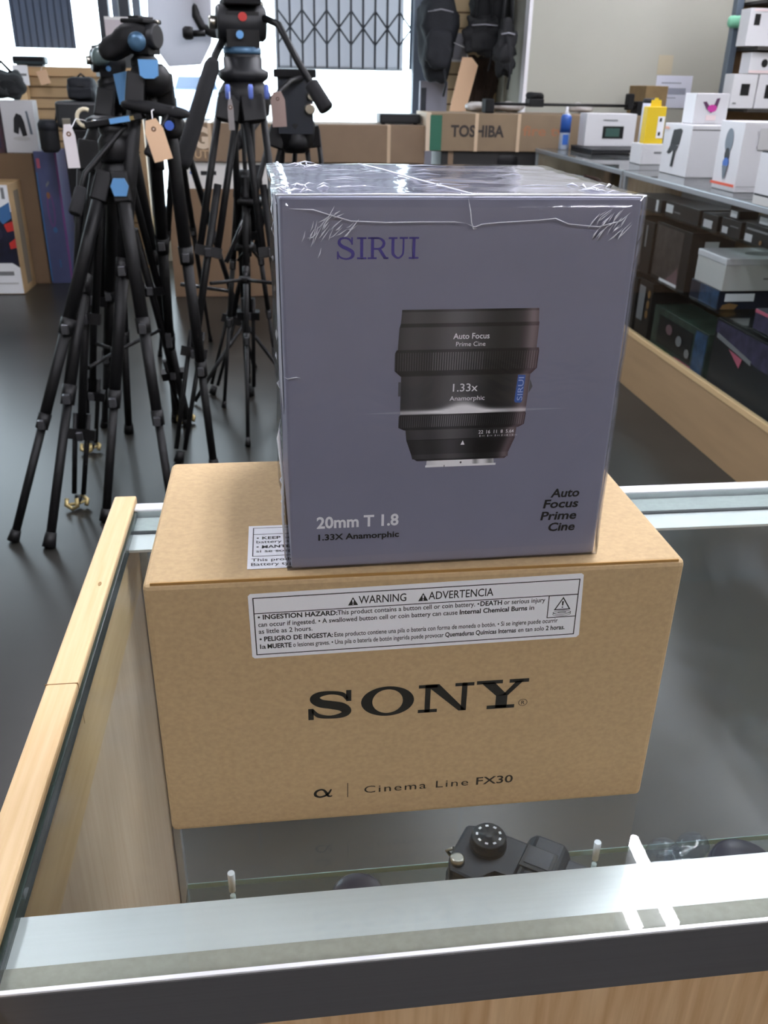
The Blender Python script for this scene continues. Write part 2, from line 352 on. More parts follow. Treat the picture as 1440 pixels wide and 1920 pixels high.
# things lying on the shelf inside the counter
sh_z = .7005
def in_case_camera():
    p = Vector((.188, .490, sh_z)); t = thing('camera', 'black mirrorless camera body lying inside the counter, mode dial up', 'camera', p, R(-34))
    mb = MB()
    prof = [(-.064, -.02), (-.058, -.034), (-.034, -.036), (-.026, -.014), (.056, -.014), (.064, -.006), (.064, .022), (.05, .026), (-.05, .026), (-.064, .02)]
    body = mb.prism(prof, .062).build('body', mat('camera_leatherette', '#17181c', .6, var=.25, scale=400, bump=.2), t, bevel=.0025)
    MB().prism([(x * .98, y * .96) for x, y in prof], .016, Matrix.Translation((0, 0, .062))).build('top_plate', mat('camera_top', '#1d2028', .42, .2), t, bevel=.003)
    hp = [(-.022, .062), (.024, .062), (.018, .082), (.013, .0885), (-.011, .0885), (-.016, .082)]
    hump = MB().prism(hp, .052, Matrix(((1, 0, 0, .008), (0, 0, -1, .028), (0, 1, 0, 0), (0, 0, 0, 1)))).build('viewfinder_hump', mat('camera_top', ''), t, bevel=.003)
    MB().box(-.006, .020, -.012, .012, .0890, .0905).build('hot_shoe', darkgrey, hump, bevel=.0008)
    MB().box(-.003, .017, -.008, .010, .0906, .0912).build('shoe_rails', mat('shoe_dark', '#34353a', .35, .5), hump)
    d = MB().lathe([(.0155, 0), (.0155, .004), (.0145, .005), (.0145, .010), (.0135, .0115), (.0045, .0115), (.0045, .0125), (.001, .0125)], (-.038, .006, .078), n=30).build('mode_dial', mat('dial_black', '#1b1c21', .45), t)
    mb = MB()
    for k in range(9):
        a = k * 2 * math.pi / 9
        Q = Matrix.Translation((-.038 + .0098 * math.cos(a), .006 + .0098 * math.sin(a), .0897)) @ Matrix.Rotation(a - math.pi / 2, 4, 'Z')
        mb.box(-.0013, .0013, -.0009, .0009, 0, .0003, M=Q)
    mb.build('dial_marks', mat('pale_mark', '#c9c9cc', .5), d)
    MB().lathe([(.006, 0), (.006, .004), (.004, .005)], (-.054, -.022, .078), n=18).build('shutter_button', steel, t)
    MB().lathe([(.008, 0), (.008, .005), (.006, .006)], (.046, .006, .078), n=20).build('control_dial', mat('dial_black', ''), t)
    MB().lathe([(.030, 0), (.030, .004), (.025, .005), (.025, .003)], (.010, -.016, .036), (0, -1, 0), n=36).build('lens_mount', steel, t)
    MB().lathe([(.0295, .003), (.0295, .010), (.027, .012), (.001, .012)], (.010, -.016, .036), (0, -1, 0), n=36).build('body_cap', black, t)
    MB().sweep([(-.066, .0, .066), (-.072, .0, .060), (-.066, .0, .054)], .0015, 8).build('strap_lug', steel, t)
    mb = MB(); annulus(mb, (0, 0), (.0030, .0026), (.0018, .0014), Matrix(((1, 0, 0, -.052), (0, 0, -1, -.0361), (0, 1, 0, .055), (0, 0, 0, 1))), 16)
    mb.build('front_emblem', mat('amber_mark', '#d98a2c', .4), t)
in_case_camera()
def loose_lens(name, lab, p, r, h, tilt, m, n_rib=40):
    t = thing(name, lab, 'lens', p, tilt)
    MB().lathe([(r * .86, 0), (r * .86, h * .1), (r, h * .14), (r, h * .78), (r * .96, h * .86), (r * .96, h * .96), (r * .9, h)], n=40).build('barrel', m, t)
    mb = MB()
    for k in range(n_rib): mb.box(r * .99, r * 1.03, -r * .045, r * .045, h * .3, h * .66, M=Matrix.Rotation(k * 2 * math.pi / n_rib, 4, 'Z'))
    mb.build('grip_ring', black, t)
    MB().lathe([(r * .9, h), (r * .9, h * 1.05), (r * .8, h * 1.09), (r * .3, h * 1.10)], n=40).build('lens_cap', mat('plum_black_cap', '#2a2733', .3), t)
loose_lens('camera_lens', 'dark capped lens under the glass in front of the brown carton', Vector((atz(668, 1648, .765).x, .488, sh_z)), .023, .064, 0, black)
loose_lens('camera_lens', 'purplish black lens under the glass near the right edge of the photo', Vector((atz(1392, 1600, .775).x, .482, sh_z)), .030, .066, .3, mat('plum_barrel', '#3a3646', .3))
for k, (px, py, s_) in enumerate(((1262, 1600, .9), (1300, 1592, 1.2))):
    q = atz(px, py, .74); t = thing('clear_pouch', ('small', 'larger')[k] + ' crumpled clear plastic pouch on the glass shelf, ' + ('left of the two', 'right of the two')[k], 'plastic pouch', (q.x, .535, sh_z))
    MB().soft((0, 0, .0185 * s_), (.018 * s_, .016, .015 * s_), 2.2, 8, .02, 5 + k).build('film', glass('pouch_film%d' % k, '#e6e9f0', 1.5, .1, bump=.8, bscale=60, haze=.3), t)
    MB().box(-.008, .008, -.006, .006, .001, .012).build('insert', white2, t)

# ------------------------------------------------------------------ brown camera carton
SX0, SX1, SY0, SY1, SH = -.0705, .2103, .3783, .532, .1656
sony = thing('camera_carton', 'large kraft cardboard camera box with a white warning sticker on the counter glass', 'box', ((SX0 + SX1) / 2, (SY0 + SY1) / 2, ZC))
TS = T(sony.location)
body = MB().box(SX0, SX1, SY0, SY1, ZC + .0003, ZC + SH).build('carton_body', kraft, sony, bevel=.0035, seg=3, M=TS)
MB().box(SX0 + .004, SX1 - .004, SY0 + .0008, SY0 + .0016, ZC + SH - .0012, ZC + SH + .0002).build('flap_fold', mat('fold_line', '#a37c44', .9), body, M=TS)
SF = TS @ fm('f', SX0, SX1, SY0, SY1, ZC, ZC + SH, .0003)
k = Matrix.Scale(.001, 4)
F = SF @ k                                                     # millimetres on the front face
# warning sticker
tilt = Matrix.Translation((51.7, 118.6, 0)) @ Matrix.Rotation(R(.72), 4, 'Z')
st = MB().prism([(1.2, 0), (174.0, 0), (175.4, 1.4), (174.0, 39), (172.8, 40), (1.2, 39.2), (0, 38), (0, 1.2)], .12, F @ tilt).build('warning_sticker', paper, sony)
Q = F @ tilt @ Matrix.Translation((0, 0, .2))
mb = MB()
def frame(mb, x0, y0, x1, y1, w, Q):
    for r_ in ((x0, y0, x1, y0 + w), (x0, y1 - w, x1, y1), (x0, y0, x0 + w, y1), (x1 - w, y0, x1, y1)): flat(mb, rect(*r_), Q)
frame(mb, 2.2, 2.0, 172.4, 36.9, .55, Q)
flat(mb, rect(2.2, 27.2, 172.4, 27.7), Q)
frame(mb, 156.2, 13.5, 172.4, 27.6, .5, Q)
mb.build('sticker_border', ink, st)
mb = MB()
text(mb, 'WARNING', 55.8, 29.7, Q, height=4.6, width=24.6, bold=.008); text(mb, 'ADVERTENCIA', 92, 29.7, Q, height=4.6, width=34.2, bold=.008)
rows = ((24.0 - .2, [('• INGESTION HAZARD: ', 4.2, 40.6, .028), ('This product contains a button cell or coin battery. • ', 44.8, 74.2, .011), ('DEATH', 119.6, 11.6, .028), (' or serious injury', 132.3, 22.2, .011)]),
        (19.4, [('can occur if ingested. • A swallowed button cell or coin battery can cause ', 4.2, 103.5, .011), ('Internal Chemical Burns', 108.8, 36.3, .028), ('in', 146.3, 2.6, .011)]),
        (15.2, [('as little as 2 hours.', 4.2, 27.5, .01)]),
        (10.4, [('• PELIGRO DE INGESTA:', 4.4, 37.8, .028), ('Este producto contiene una pila o batería con forma de moneda o botón. • Si se ingiere puede ocurrir', 43.0, 119.5, .011)]),
        (5.8, [('la ', 4.4, 3.0, .011), ('MUERTE', 8.2, 12.4, .028), ('o lesiones graves. • Una pila o batería de botón ingerida puede provocar', 21.4, 79.4, .011), ('Quemaduras Químicas Internas', 101.6, 38.4, .024), ('en tan solo', 141.2, 14.2, .011), ('2 horas.', 156.4, 10.4, .024)]))
for y, segs in rows:
    for s_, x, w_, b_ in segs: text(mb, s_.strip(), x, y, Q, height=2.75, width=w_, bold=b_)
mb.build('warning_text', ink, st)
mb = MB(); mk = MB()
for x in (50.3, 86.6):
    flat(mb, [(x, 29.0), (x + 5.2, 29.0), (x + 2.6, 33.9)], Q); Q2 = Q @ Matrix.Translation((0, 0, .1))
    flat(mk, [(x + 2.3, 30.6), (x + 2.9, 30.6), (x + 3.05, 32.5), (x + 2.15, 32.5)], Q2); flat(mk, rect(x + 2.3, 29.5, x + 2.9, 30.1), Q2)
cxx = 164.3
for t_ in (0,):
    P = [(cxx - 4.6, 18.2), (cxx + 4.6, 18.2), (cxx, 26.3)]; I = [(cxx - 3.5, 18.85), (cxx + 3.5, 18.85), (cxx, 25.1)]
    for i in range(3): flat(mb, [P[i], P[(i + 1) % 3], I[(i + 1) % 3], I[i]], Q)
flat(mb, [(cxx - .35, 20.9), (cxx + .35, 20.9), (cxx + .5, 23.6), (cxx - .5, 23.6)], Q); flat(mb, rect(cxx - .4, 19.5, cxx + .4, 20.2), Q)
annulus(mb, (cxx, 16.6), (5.0, 1.3), (4.6, 1.0), Q, 30); annulus(mb, (cxx, 15.6), (5.0, 1.3), (4.7, 1.0), Q, 30); annulus(mb, (cxx, 16.7), (2.4, .6), (2.1, .4), Q, 24)
mb.build('hazard_symbol', ink, st); mk.build('hazard_mark', paper, st)
# wordmark, drawn letter by letter
mb = MB()
stroke(mb, [(101.2, 88.2, 1.8), (98.6, 91.8, 2.6), (92.2, 93.3, 2.3), (86.0, 92.4, 3.6), (83.6, 89.6, 5.4), (86.6, 86.6, 5.4), (92.2, 85.1, 5.4), (98.0, 83.4, 5.6), (100.8, 80.4, 5.2), (98.4, 77.8, 3.6), (92.0, 76.8, 2.2), (85.4, 78.2, 2.6), (82.2, 82.2, 1.8)], F)
flat(mb, rect(100.6, 87.0, 103.4, 94.4), F); flat(mb, rect(79.9, 75.6, 82.8, 83.2), F)
annulus(mb, (123.3, 85.2), (14.6, 10.0), (8.4, 8.0), F, 56)
flat(mb, rect(140.3, 92.4, 151.0, 94.6), F); flat(mb, rect(140.3, 75.6, 151.0, 77.8), F); flat(mb, rect(144.0, 75.6, 147.0, 94.6), F)
flat(mb, [(144.0, 94.6), (151.6, 94.6), (167.4, 75.6), (163.2, 75.6)], F)
flat(mb, rect(160.6, 92.4, 171.2, 94.6), F); flat(mb, rect(164.4, 75.6, 167.4, 94.6), F)
flat(mb, rect(172.6, 92.6, 187.2, 95.0), F); flat(mb, rect(191.0, 92.6, 202.0, 95.0), F)
flat(mb, [(175.0, 93.6), (182.6, 93.6), (190.6, 84.2), (184.0, 84.2)], F); flat(mb, [(195.0, 93.6), (199.0, 93.6), (190.8, 84.2), (187.4, 84.2)], F)
flat(mb, rect(184.0, 75.6, 190.6, 84.6), F); flat(mb, rect(179.2, 75.2, 195.0, 77.6), F)
mb.build('printed_wordmark', ink, sony)
mb = MB(); annulus(mb, (199.8, 78.4), (2.6, 2.4), (2.25, 2.05), F, 30); text(mb, 'R', 199.9, 77.1, F, height=2.5, align='CENTER', bold=.01); mb.build('registered_mark', inkg, sony)
mb = MB()
a_ = [(91.9, 24.6, .9), (90.3, 21.6, 1.3), (88.2, 19.9, 1.3), (85.4, 19.2, 1.2), (83.2, 20.2, 1.5), (82.6, 21.9, 1.6), (83.6, 23.8, 1.4), (85.8, 24.7, 1.2), (87.6, 24.2, 1.3), (88.9, 22.2, 1.6), (90.0, 19.8, 1.4), (91.4, 19.2, .9), (92.3, 19.8, .7)]
stroke(mb, a_, F); mb.build('printed_alpha', ink, sony)
mb = MB(); flat(mb, rect(101.1, 17.6, 101.55, 28.4), F)
text(mb, 'Cinema Line', 110.9, 19.8, F, height=5.2, width=61.2, space=1.18); text(mb, 'FX30', 176.8, 19.7, F, height=5.6, width=22.0, bold=.012, space=1.0)
mb.build('printed_model_line', inkg, sony)
# half hidden sticker on the lid
U = TS @ Matrix(((.001, 0, 0, SX0), (0, .001, 0, SY0), (0, 0, .001, ZC + SH + .0003), (0, 0, 0, 1)))
s2 = MB().prism(rect(51.2, 10.4, 150, 58.2), .12, U).build('lid_sticker', paper, sony)
U2 = U @ Matrix.Translation((0, 0, .2))
mb = MB(); frame(mb, 53.6, 23.2, 147, 55.6, .5, U2); flat(mb, rect(53.6, 47.6, 147, 48.1), U2); mb.build('lid_sticker_border', ink, s2)
mb = MB()
for y, s_, w_, b_ in ((42.0, '• KEEP new and used batteries', 58, .022), (37.6, 'battery is suspected to be swallowed', 70, .006), (32.0, '• MANTENGA las pilas fuera del', 60, .022), (27.4, 'si se sospecha que una pila', 54, .006), (18.0, 'This product contains a coin battery', 74, .006), (13.4, 'Battery type: CR', 33, .006)):
    text(mb, s_, 55.6 if y > 20 else 53.2, y, U2, height=3.0, width=w_, bold=b_)
mb.build('lid_sticker_text', ink, s2)

# ------------------------------------------------------------------ grey lens box in shrink film
LW, LD, LH = .1598, .1548, .1792; LA = .01583
lx, ly = .0032, .38674
o3 = Vector((lx, ly, ZC + SH + .0005))
sir = thing('lens_box', 'tall slate grey lens box in shrink film standing on the kraft camera box', 'box', o3, LA)
lbm = mat('slate_grey_card', '#868799', .42, var=.03, scale=30)
MB().box(0, LW, 0, LD, 0, LH).build('box_body', lbm, sir, bevel=.0012, seg=2)
G = fm('f', 0, LW, 0, LD, 0, LH, .00025) @ k
logo = mat('violet_ink', '#473f8f', .45)
mb = MB()
stroke(mb, [(30.6, 160.0, .5), (29.6, 161.7, .8), (27.6, 162.4, .7), (25.6, 161.9, 1.0), (25.1, 160.3, 1.4), (26.4, 158.9, 1.5), (28.6, 157.9, 1.5), (30.7, 156.6, 1.5), (30.9, 154.9, 1.4), (29.4, 153.8, .9), (27.2, 153.7, .7), (25.2, 154.6, .8), (24.5, 156.4, .5)], G, 6)
flat(mb, rect(30.3, 159.6, 31.0, 162.7), G); flat(mb, rect(24.1, 153.5, 24.8, 156.8), G)
def slab(x0, x1, z, G): flat(mb, rect(x0, z, x1, z + .75), G)
for x0, x1, s0 in ((32.8, 36.9, 34.2), (55.6, 59.9, 57.1)):
    slab(x0, x1, 153.5, G); slab(x0, x1, 161.95, G); flat(mb, rect(s0, 153.5, s0 + 1.3, 162.7), G)
slab(37.5, 41.4, 153.5, G); slab(37.5, 42.4, 161.95, G); flat(mb, rect(38.9, 153.5, 40.2, 162.7), G)
stroke(mb, [(40, 162.3, .8), (42.6, 162.2, .8), (44.4, 160.8, 1.2), (44.2, 159.0, 1.2), (42.6, 157.9, .8), (40, 157.8, .8)], G, 6)
flat(mb, [(41.8, 158), (43.2, 158), (46.2, 153.5), (44.6, 153.5)], G); slab(44.4, 46.6, 153.5, G)
slab(46.6, 50.4, 161.95, G); slab(51.4, 55.0, 161.95, G)
stroke(mb, [(48.5, 162.6, 1.3), (48.5, 157.0, 1.3), (48.9, 155.2, 1.2), (50.8, 153.9, .8), (52.6, 155.0, .8), (53.1, 157.0, .8), (53.1, 162.6, .8)], G, 6)
mb.build('printed_brand', logo, sir)
# printed picture of a lens
def lens_print():
    bm = bmesh.new(); cl = bm.loops.layers.float_color.new('Col')
    def sr(c): c = [v * 1.42 + 9 for v in c]; return [lin('#%02x%02x%02x' % tuple(int(max(0, min(255, v))) for v in c))[i] for i in range(3)] + [1]
    def prof(u, base):
        g = math.exp(-((u - .40) / .17) ** 2) * 34 + math.exp(-((u - .10) / .10) ** 2) * 16 + math.exp(-((u - .96) / .05) ** 2) * 46 - math.exp(-((u - .74) / .10) ** 2) * 14
        red_ = max(0, u - .84) * 70
        return [base + g + red_, base + g * .98, base + g * 1.0 + 1]
    def strip(z0, z1, l0, r0, l1, r1, fn, nx=60, nz=4):
        g = []
        for j in range(nz + 1):
            t = j / nz; z = z0 + (z1 - z0) * t; l = l0 + (l1 - l0) * t; r = r0 + (r1 - r0) * t
            g.append([(bm.verts.new(G @ Vector((l + (r - l) * i / nx, z, 0))), i / nx, z) for i in range(nx + 1)])
        for j in range(nz):
            for i in range(nx):
                q = (g[j][i], g[j][i + 1], g[j + 1][i + 1], g[j + 1][i]); f = bm.faces.new([a[0] for a in q])
                for lp, a in zip(f.loops, q): lp[cl] = sr(fn(a[1], a[2], i))
    plain = lambda base: (lambda u, z, i: prof(u, base))
    def ribs(u, z, i): return prof(u, 8) if i % 2 else [min(v, 96) + (22 if .25 < u < .62 else 6) for v in prof(u, 24)]
    def flare(u, z, i):
        e = math.exp(-((z - 82.0) / (1.1 + 3.2 * math.exp(-((u - .5) / .13) ** 2))) ** 2) * (.5 + .5 * math.exp(-((u - .5) / .25) ** 2)) * (1 if z > 81 else .9)
        return [a + (238 - a) * e for a in prof(u, 30)]
    strip(131.1, 130.0, 53.3, 117.0, 53.3, 117.1, plain(18), nz=1)
    strip(130.0, 124.8, 53.3, 117.1, 52.9, 117.4, plain(38))
    strip(124.8, 123.0, 52.9, 117.7, 52.4, 117.7, plain(12), nz=2)
    strip(123.0, 112.6, 52.3, 117.7, 51.8, 117.5, plain(34))
    strip(112.6, 111.2, 51.3, 118.6, 50.6, 118.9, plain(10), nz=2)
    strip(111.2, 102.6, 50.5, 118.9, 50.5, 118.6, ribs, nx=116)
    strip(102.6, 100.0, 50.6, 118.4, 53.4, 115.9, plain(8), nz=3)
    strip(100.0, 81.0, 53.6, 115.7, 53.6, 115.0, flare, nz=26)
    strip(81.0, 80.2, 53.6, 115.0, 53.0, 115.3, plain(14), nz=1)
    strip(80.2, 74.6, 53.0, 115.3, 52.9, 114.8, ribs, nx=116)
    strip(74.6, 73.2, 53.0, 114.6, 55.8, 112.0, plain(8), nz=2)
    strip(73.2, 68.2, 56.4, 111.2, 57.0, 110.8, plain(28))
    strip(68.2, 67.7, 57.0, 110.8, 57.0, 110.8, plain(4), nz=1)
    strip(67.7, 60.4, 57.1, 110.8, 59.6, 108.1, plain(12))
    strip(60.4, 58.0, 59.6, 108.0, 60.2, 108.0, plain(24), nz=2)
    strip(58.0, 57.0, 61.0, 107.4, 62.5, 106.4, plain(6), nz=1)
    met = lambda u, z, i: [150 + 80 * math.exp(-((u - .5) / .3) ** 2) - 90 * math.exp(-((u - .72) / .05) ** 2) - 60 * math.exp(-((u - .94) / .05) ** 2)] * 3
    strip(57.0, 54.6, 67.4, 100.9, 67.2, 101.2, met); strip(54.6, 53.5, 66.8, 102.2, 66.8, 102.2, lambda u, z, i: [205 - 40 * u] * 3, nz=1)
    me = bpy.data.meshes.new('printed_lens'); bm.to_mesh(me); bm.free(); me.materials.append(vcol('lens_print', .42))
    o = bpy.data.objects.new('printed_lens', me); COL.objects.link(o); o.parent = sir
    return o
lp = lens_print()
G2 = G @ Matrix.Translation((0, 0, .12))
lt = mat('silver_ink', '#fafafc', .45)
mb = MB()
text(mb, 'Auto Focus', 77.4, 117.4, G2, height=2.6, width=17.1, bold=.012); text(mb, 'Prime Cine', 78.9, 113.9, G2, height=2.1, width=13.9)
text(mb, '1.33x', 78.5, 92.1, G2, height=3.8, width=12.0, bold=.006); text(mb, 'Anamorphic', 77.2, 87.6, G2, height=2.2, width=17.0, bold=.004)
flat(mb, [(83.8, 64.9), (85.8, 64.9), (84.8, 67.2)], G2)
for i, (x, s_) in enumerate(((92.4, '22'), (96.3, '16'), (100.0, '11'), (103.4, '8'), (106.0, '5.6'), (108.8, '4'))):
    text(mb, s_, x, 70.4, G2, height=1.7, bold=.004)
    flat(mb, rect(x + .7, 68.7, x + 1.0, 69.7), G2); flat(mb, rect(x + 1.9, 68.9, x + 2.1, 69.4), G2); flat(mb, rect(x + 2.7, 68.9, x + 2.9, 69.4), G2)
mb.build('lens_lettering', lt, lp)
bp_ = MB(); bp_.prism([(109.7, 99.6), (113.4, 99.4), (112.8, 86.4), (112.0, 85.6), (109.4, 85.8), (108.9, 86.6)], .05, G2); bp_.build('lens_badge', mat('badge_blue', '#3f63ae', .4), lp)
mb = MB(); text(mb, 'SIRUI', 0, 0, G2 @ Matrix.Translation((112.7, 86.8, .1)) @ Matrix.Rotation(R(90), 4, 'Z'), height=2.6, width=11.6, bold=.004); mb.build('badge_lettering', mat('pale_blue_ink', '#a9bce6', .5), lp)
mb = MB(); flat(mb, ell(84.4, 55.6, .5, .55, 14), G2); flat(mb, rect(76.0, 53.5, 76.4, 54.5), G2); flat(mb, rect(52.4, 90.4, 53.7, 97.4), G2); flat(mb, [(115.6, 90.5), (116.6, 92.2), (117.3, 93.6), (116.7, 95.2), (115.7, 97.4)], G2)
mb.build('mount_index', mat('grey_dot', '#5c5c60', .5), lp)
mb = MB()
flat(mb, [(36, 82.2), (53.4, 81.6), (53.4, 82.8)], G); flat(mb, [(115.2, 81.5), (136, 82.1), (115.2, 82.7)], G); mb.build('printed_flare', mat('flare_grey', '#9c9dac', .45), sir)
mb = MB(); text(mb, '20mm T 1.8', 13.1, 22.6, G, height=6.1, width=41.2, bold=.028); mb.build('printed_focal_length', mat('silver_grey_ink', '#f6f6f8', .4), sir)
mb = MB(); text(mb, '1.33X Anamorphic', 13.8, 15.8, G, height=3.2, width=40.9, bold=.026); mb.build('printed_ratio', ink, sir)
mb = MB()
for s_, x, y in (('Auto', 147.6, 34.2), ('Focus', 147.7, 28.2), ('Prime', 147.5, 21.4), ('Cine', 147.4, 14.8)):
    text(mb, s_, x, y, G, height=4.6, width={'Auto': 15.2, 'Focus': 18.6, 'Prime': 19.2, 'Cine': 14.3}[s_], bold=.026, shear=.12, align='RIGHT')
mb.build('printed_tagline', ink, sir)
MB().prism(rect(.052, .070, .118, .172), .0003, fm('l', 0, LW, 0, LD, 0, LH, .0003)).build('side_label', mat('side_label', '#b7bac2', .4), sir)
# film: a loose skin round the box, with the seam and the gathered corners
bm = bmesh.new(); bmesh.ops.create_cube(bm, size=1); bmesh.ops.subdivide_edges(bm, edges=bm.edges[:], cuts=22, use_grid_fill=True)
for v in bm.verts:
    q = Vector(((v.co.x + .5) * (LW + .0024) - .0012, (v.co.y + .5) * (LD + .0024) - .0012, (v.co.z + .5) * (LH + .0008)))
    n_ = noise.noise(q * 60) * .0006
    edge = max(0, .5 - (.5 - abs(v.co.z))) if v.co.z > .4 else 0
    q.x += n_; q.y += noise.noise(q * 55 + Vector((9, 2, 4))) * .0004
    if abs(v.co.x + .5) < 1e-4: q.x -= .0022 * max(0, .5 + noise.noise(Vector((0, q.y * 12, q.z * 26)))) 
    if v.co.z > .499: q.z += .0006 * noise.noise(Vector((q.x * 30, q.y * 90, 2)))
    v.co = q
mb = MB(); mb.bm.free(); mb.bm = bm
film = mb.build('shrink_film', FILM, sir, smooth=True)
def crease(pts, r, nm='film_crease_glint'):
    MB().sweep([G @ Vector((x, z, 1.6)) for x, z in pts], [.00002] + [r] * (len(pts) - 2) + [.00002], 5).build(nm, FILMW, film)
crease([(4, 174.6), (14, 174.2), (20, 172.4), (30, 169.6), (45, 169.0), (60, 169.2), (75, 169.2), (80, 168.6)], .00022, 'film_seam')
crease([(80, 168.6), (84, 167.0), (87, 168.2), (95, 168.9), (112, 169.8), (120, 170.6), (126, 168.2), (140, 167.0), (150, 169.5), (154, 173)], .00022, 'film_seam')
crease([(80.5, 178.6), (81.6, 174), (82.4, 169), (83.4, 166.2), (85.0, 166.4)], .0003, 'film_seam')
rr = random.Random(4)
for cx_, sg in ((16, 1), (22, 1), (27, 1), (139, -1), (146, -1), (150, -1)):
    for j in range(8):
        x, z = cx_ + rr.uniform(-4, 4), 170 + rr.uniform(-7, 3); l = rr.uniform(4, 9); a = R(rr.uniform(35, 65) if sg < 0 else rr.uniform(20, 70))
        crease([(x - l * .5 * math.cos(a), z - l * .5 * math.sin(a)), (x - l * .1, z - l * .12 + rr.uniform(-.5, .5)), (x + l * .5 * math.cos(a), z + l * .5 * math.sin(a))], rr.uniform(.00016, .00042))
for j in range(7):
    x, z = 10 + rr.uniform(-2, 6), 158 + rr.uniform(-6, 8); crease([(x, z), (x + 1, z + 2), (x + 1.6, z + 4.5)], .00022)
crease([(-1, 102), (1, 100.8), (5, 101.4), (7, 101.0)], .00025)
for cx_, cy_, n_ in ((.002, .004, 16), (LW - .004, .004, 10), (.004, LD - .006, 10)):
    for j in range(n_):
        x, y = cx_ + rr.uniform(-.002, .016) * (1 if cx_ < .1 else -1), cy_ + rr.uniform(-.002, .03) * (1 if cy_ < .1 else -1); l = rr.uniform(.006, .016); a = rr.uniform(.4, 2.2)
        MB().sweep([(x, y, LH + .0009), (x + l * .5 * math.cos(a), y + l * .5 * math.sin(a), LH + .0018), (x + l * math.cos(a), y + l * math.sin(a), LH + .0008)], [.00003, rr.uniform(.0003, .0007), .00003], 5).build('film_crease_glint', FILMW, film)
for j in range(18):
    z = rr.uniform(.01, LH - .01); l = rr.uniform(.004, .014); y = rr.uniform(.0, .05)
    MB().sweep([(-.0022, y, z), (-.0032, y + .003, z + l * .5), (-.0022, y + rr.uniform(-.004, .006), z + l)], [.00003, rr.uniform(.0002, .0005), .00003], 5).build('film_crease_glint', FILMW, film)
# film tail at the lower left edge and ridges on top
MB().sweep([(-.0035, .004, .075), (-.0040, .003, .07), (-.0028, .001, .05), (-.0034, .002, .03), (-.003, .001, .006)], [.0001, .0010, .0006, .0007, .0003], 6).build('film_tail', FILMW, film)
for j in range(14):
    x = rr.uniform(.01, .12); y = rr.uniform(.02, .14); l = rr.uniform(.008, .03)
    MB().sweep([(x, y, LH + .0012), (x + l * .5, y + rr.uniform(-.002, .002), LH + .0018), (x + l, y + rr.uniform(-.003, .003), LH + .0012)], [.00003, .0003, .00003], 5).build('film_crease_glint', FILMW, film)
MB().sweep([(.083, .0, LH + .001), (.074, .03, LH + .0016), (.066, .07, LH + .0014), (.058, .11, LH + .0016), (.05, .15, LH + .001)], .0005, 6).build('film_seam', FILMW, film)
MB().sweep([(-.0015, 0, LH + .0006), (.04, -.0012, LH + .001), (.08, -.001, LH + .0008), (.12, -.0012, LH + .001), (LW + .001, -.0005, LH + .0006)], .0005, 6).build('film_edge_glint', FILMW, film)  # highlight along the film's front edge, drawn as a near-white bead

# ------------------------------------------------------------------ wall of display cases on the right
ZT = .98
XF = 1.729
def showcase(lab, y0, y1, shelves):
    t = thing('showcase', lab, 'display case', (XF + .27, (y0 + y1) / 2, 0), 0, 'glass showcases along the right aisle'); M_ = T(t.location)
    x1 = XF + .54
    p = lambda mb, n, m, **k_: mb.build(n, m, t, M=M_, **k_)
    p(MB().box(XF, XF + .02, y0, y1, .0, .25), 'kick_panel', oak)
    p(MB().box(XF - .002, XF + .022, y0, y1, .25, .272), 'edge_band', oak_lt)
    p(MB().box(XF + .02, x1, y0 + .02, y1 - .02, .225, .245), 'base_deck', oak)
    p(MB().box(XF + .006, x1, y1 - .02, y1, .272, ZT - .02), 'end_panel', maple); p(MB().box(XF + .006, x1, y0, y0 + .02, .272, ZT - .02), 'end_panel', maple)
    p(MB().box(x1 - .016, x1, y0 + .02, y1 - .02, .245, ZT - .02), 'back_panel', kraft_b)
    p(MB().box(XF, x1, y0, y1, ZT - .006, ZT), 'top_glass', glass('showcase_glass', '#dfe6e6', 1.5, 0, haze=.25, hazecol='#b9bdbf') if 'showcase_glass' not in MATS else MATS['showcase_glass'])
    p(MB().box(XF + .003, XF + .007, y0, y1, .272, ZT - .022), 'front_glass', THIN)
    p(MB().box(XF - .006, XF + .014, y0, y1, ZT - .024, ZT - .002), 'top_edge_trim', alu, bevel=.002)
    for yy in (y0 + .008, y1 - .012): p(MB().box(XF - .003, XF + .012, yy - .01, yy + .01, .272, ZT - .024), 'corner_post', alu)
    for z, d in shelves:
        p(MB().box(XF + .03, XF + .03 + d, y0 + .025, y1 - .025, z - .006, z), 'glass_shelf', SHELFG)
    return t
showcase('near glass showcase with tan kick board and black boxes on its shelves', 2.10, 4.40, ((.83, .30), (.545, .42)))
showcase('far glass showcase behind the near one, partly hidden by the grey lens box', 4.43, 5.98, ((.80, .34), (.52, .40)))

PA = mat('dark_photo_print', '#3c3634', .4, var=.5, scale=22); PB = mat('blue_photo_print', '#23405e', .4, var=.6, scale=26); PC = mat('green_photo_print', '#25352c', .4, var=.5, scale=20)
PD = mat('violet_photo_print', '#332f48', .4, var=.6, scale=24); PE = mat('gold_print', '#7c5c34', .45); PG = mat('grey_print', '#77787a', .5); PW = mat('pale_sticker', '#e2e3e6', .5); PP = mat('rose_print', '#b0566a', .45); PK = mat('dusky_print', '#6d5357', .45)
bkm = mat('black_gloss_card', '#121315', .42, spec=.3); gy = mat('grey_card', '#5a5a5c', .5); bkb = mat('blue_black_card', '#151d2e', .35)
GA = 'small black boxes on the upper shelf of the near showcase'; GB = 'boxes on the middle shelf of the near showcase'; GC = 'boxes on the bottom deck of the near showcase'
X0 = XF + .045
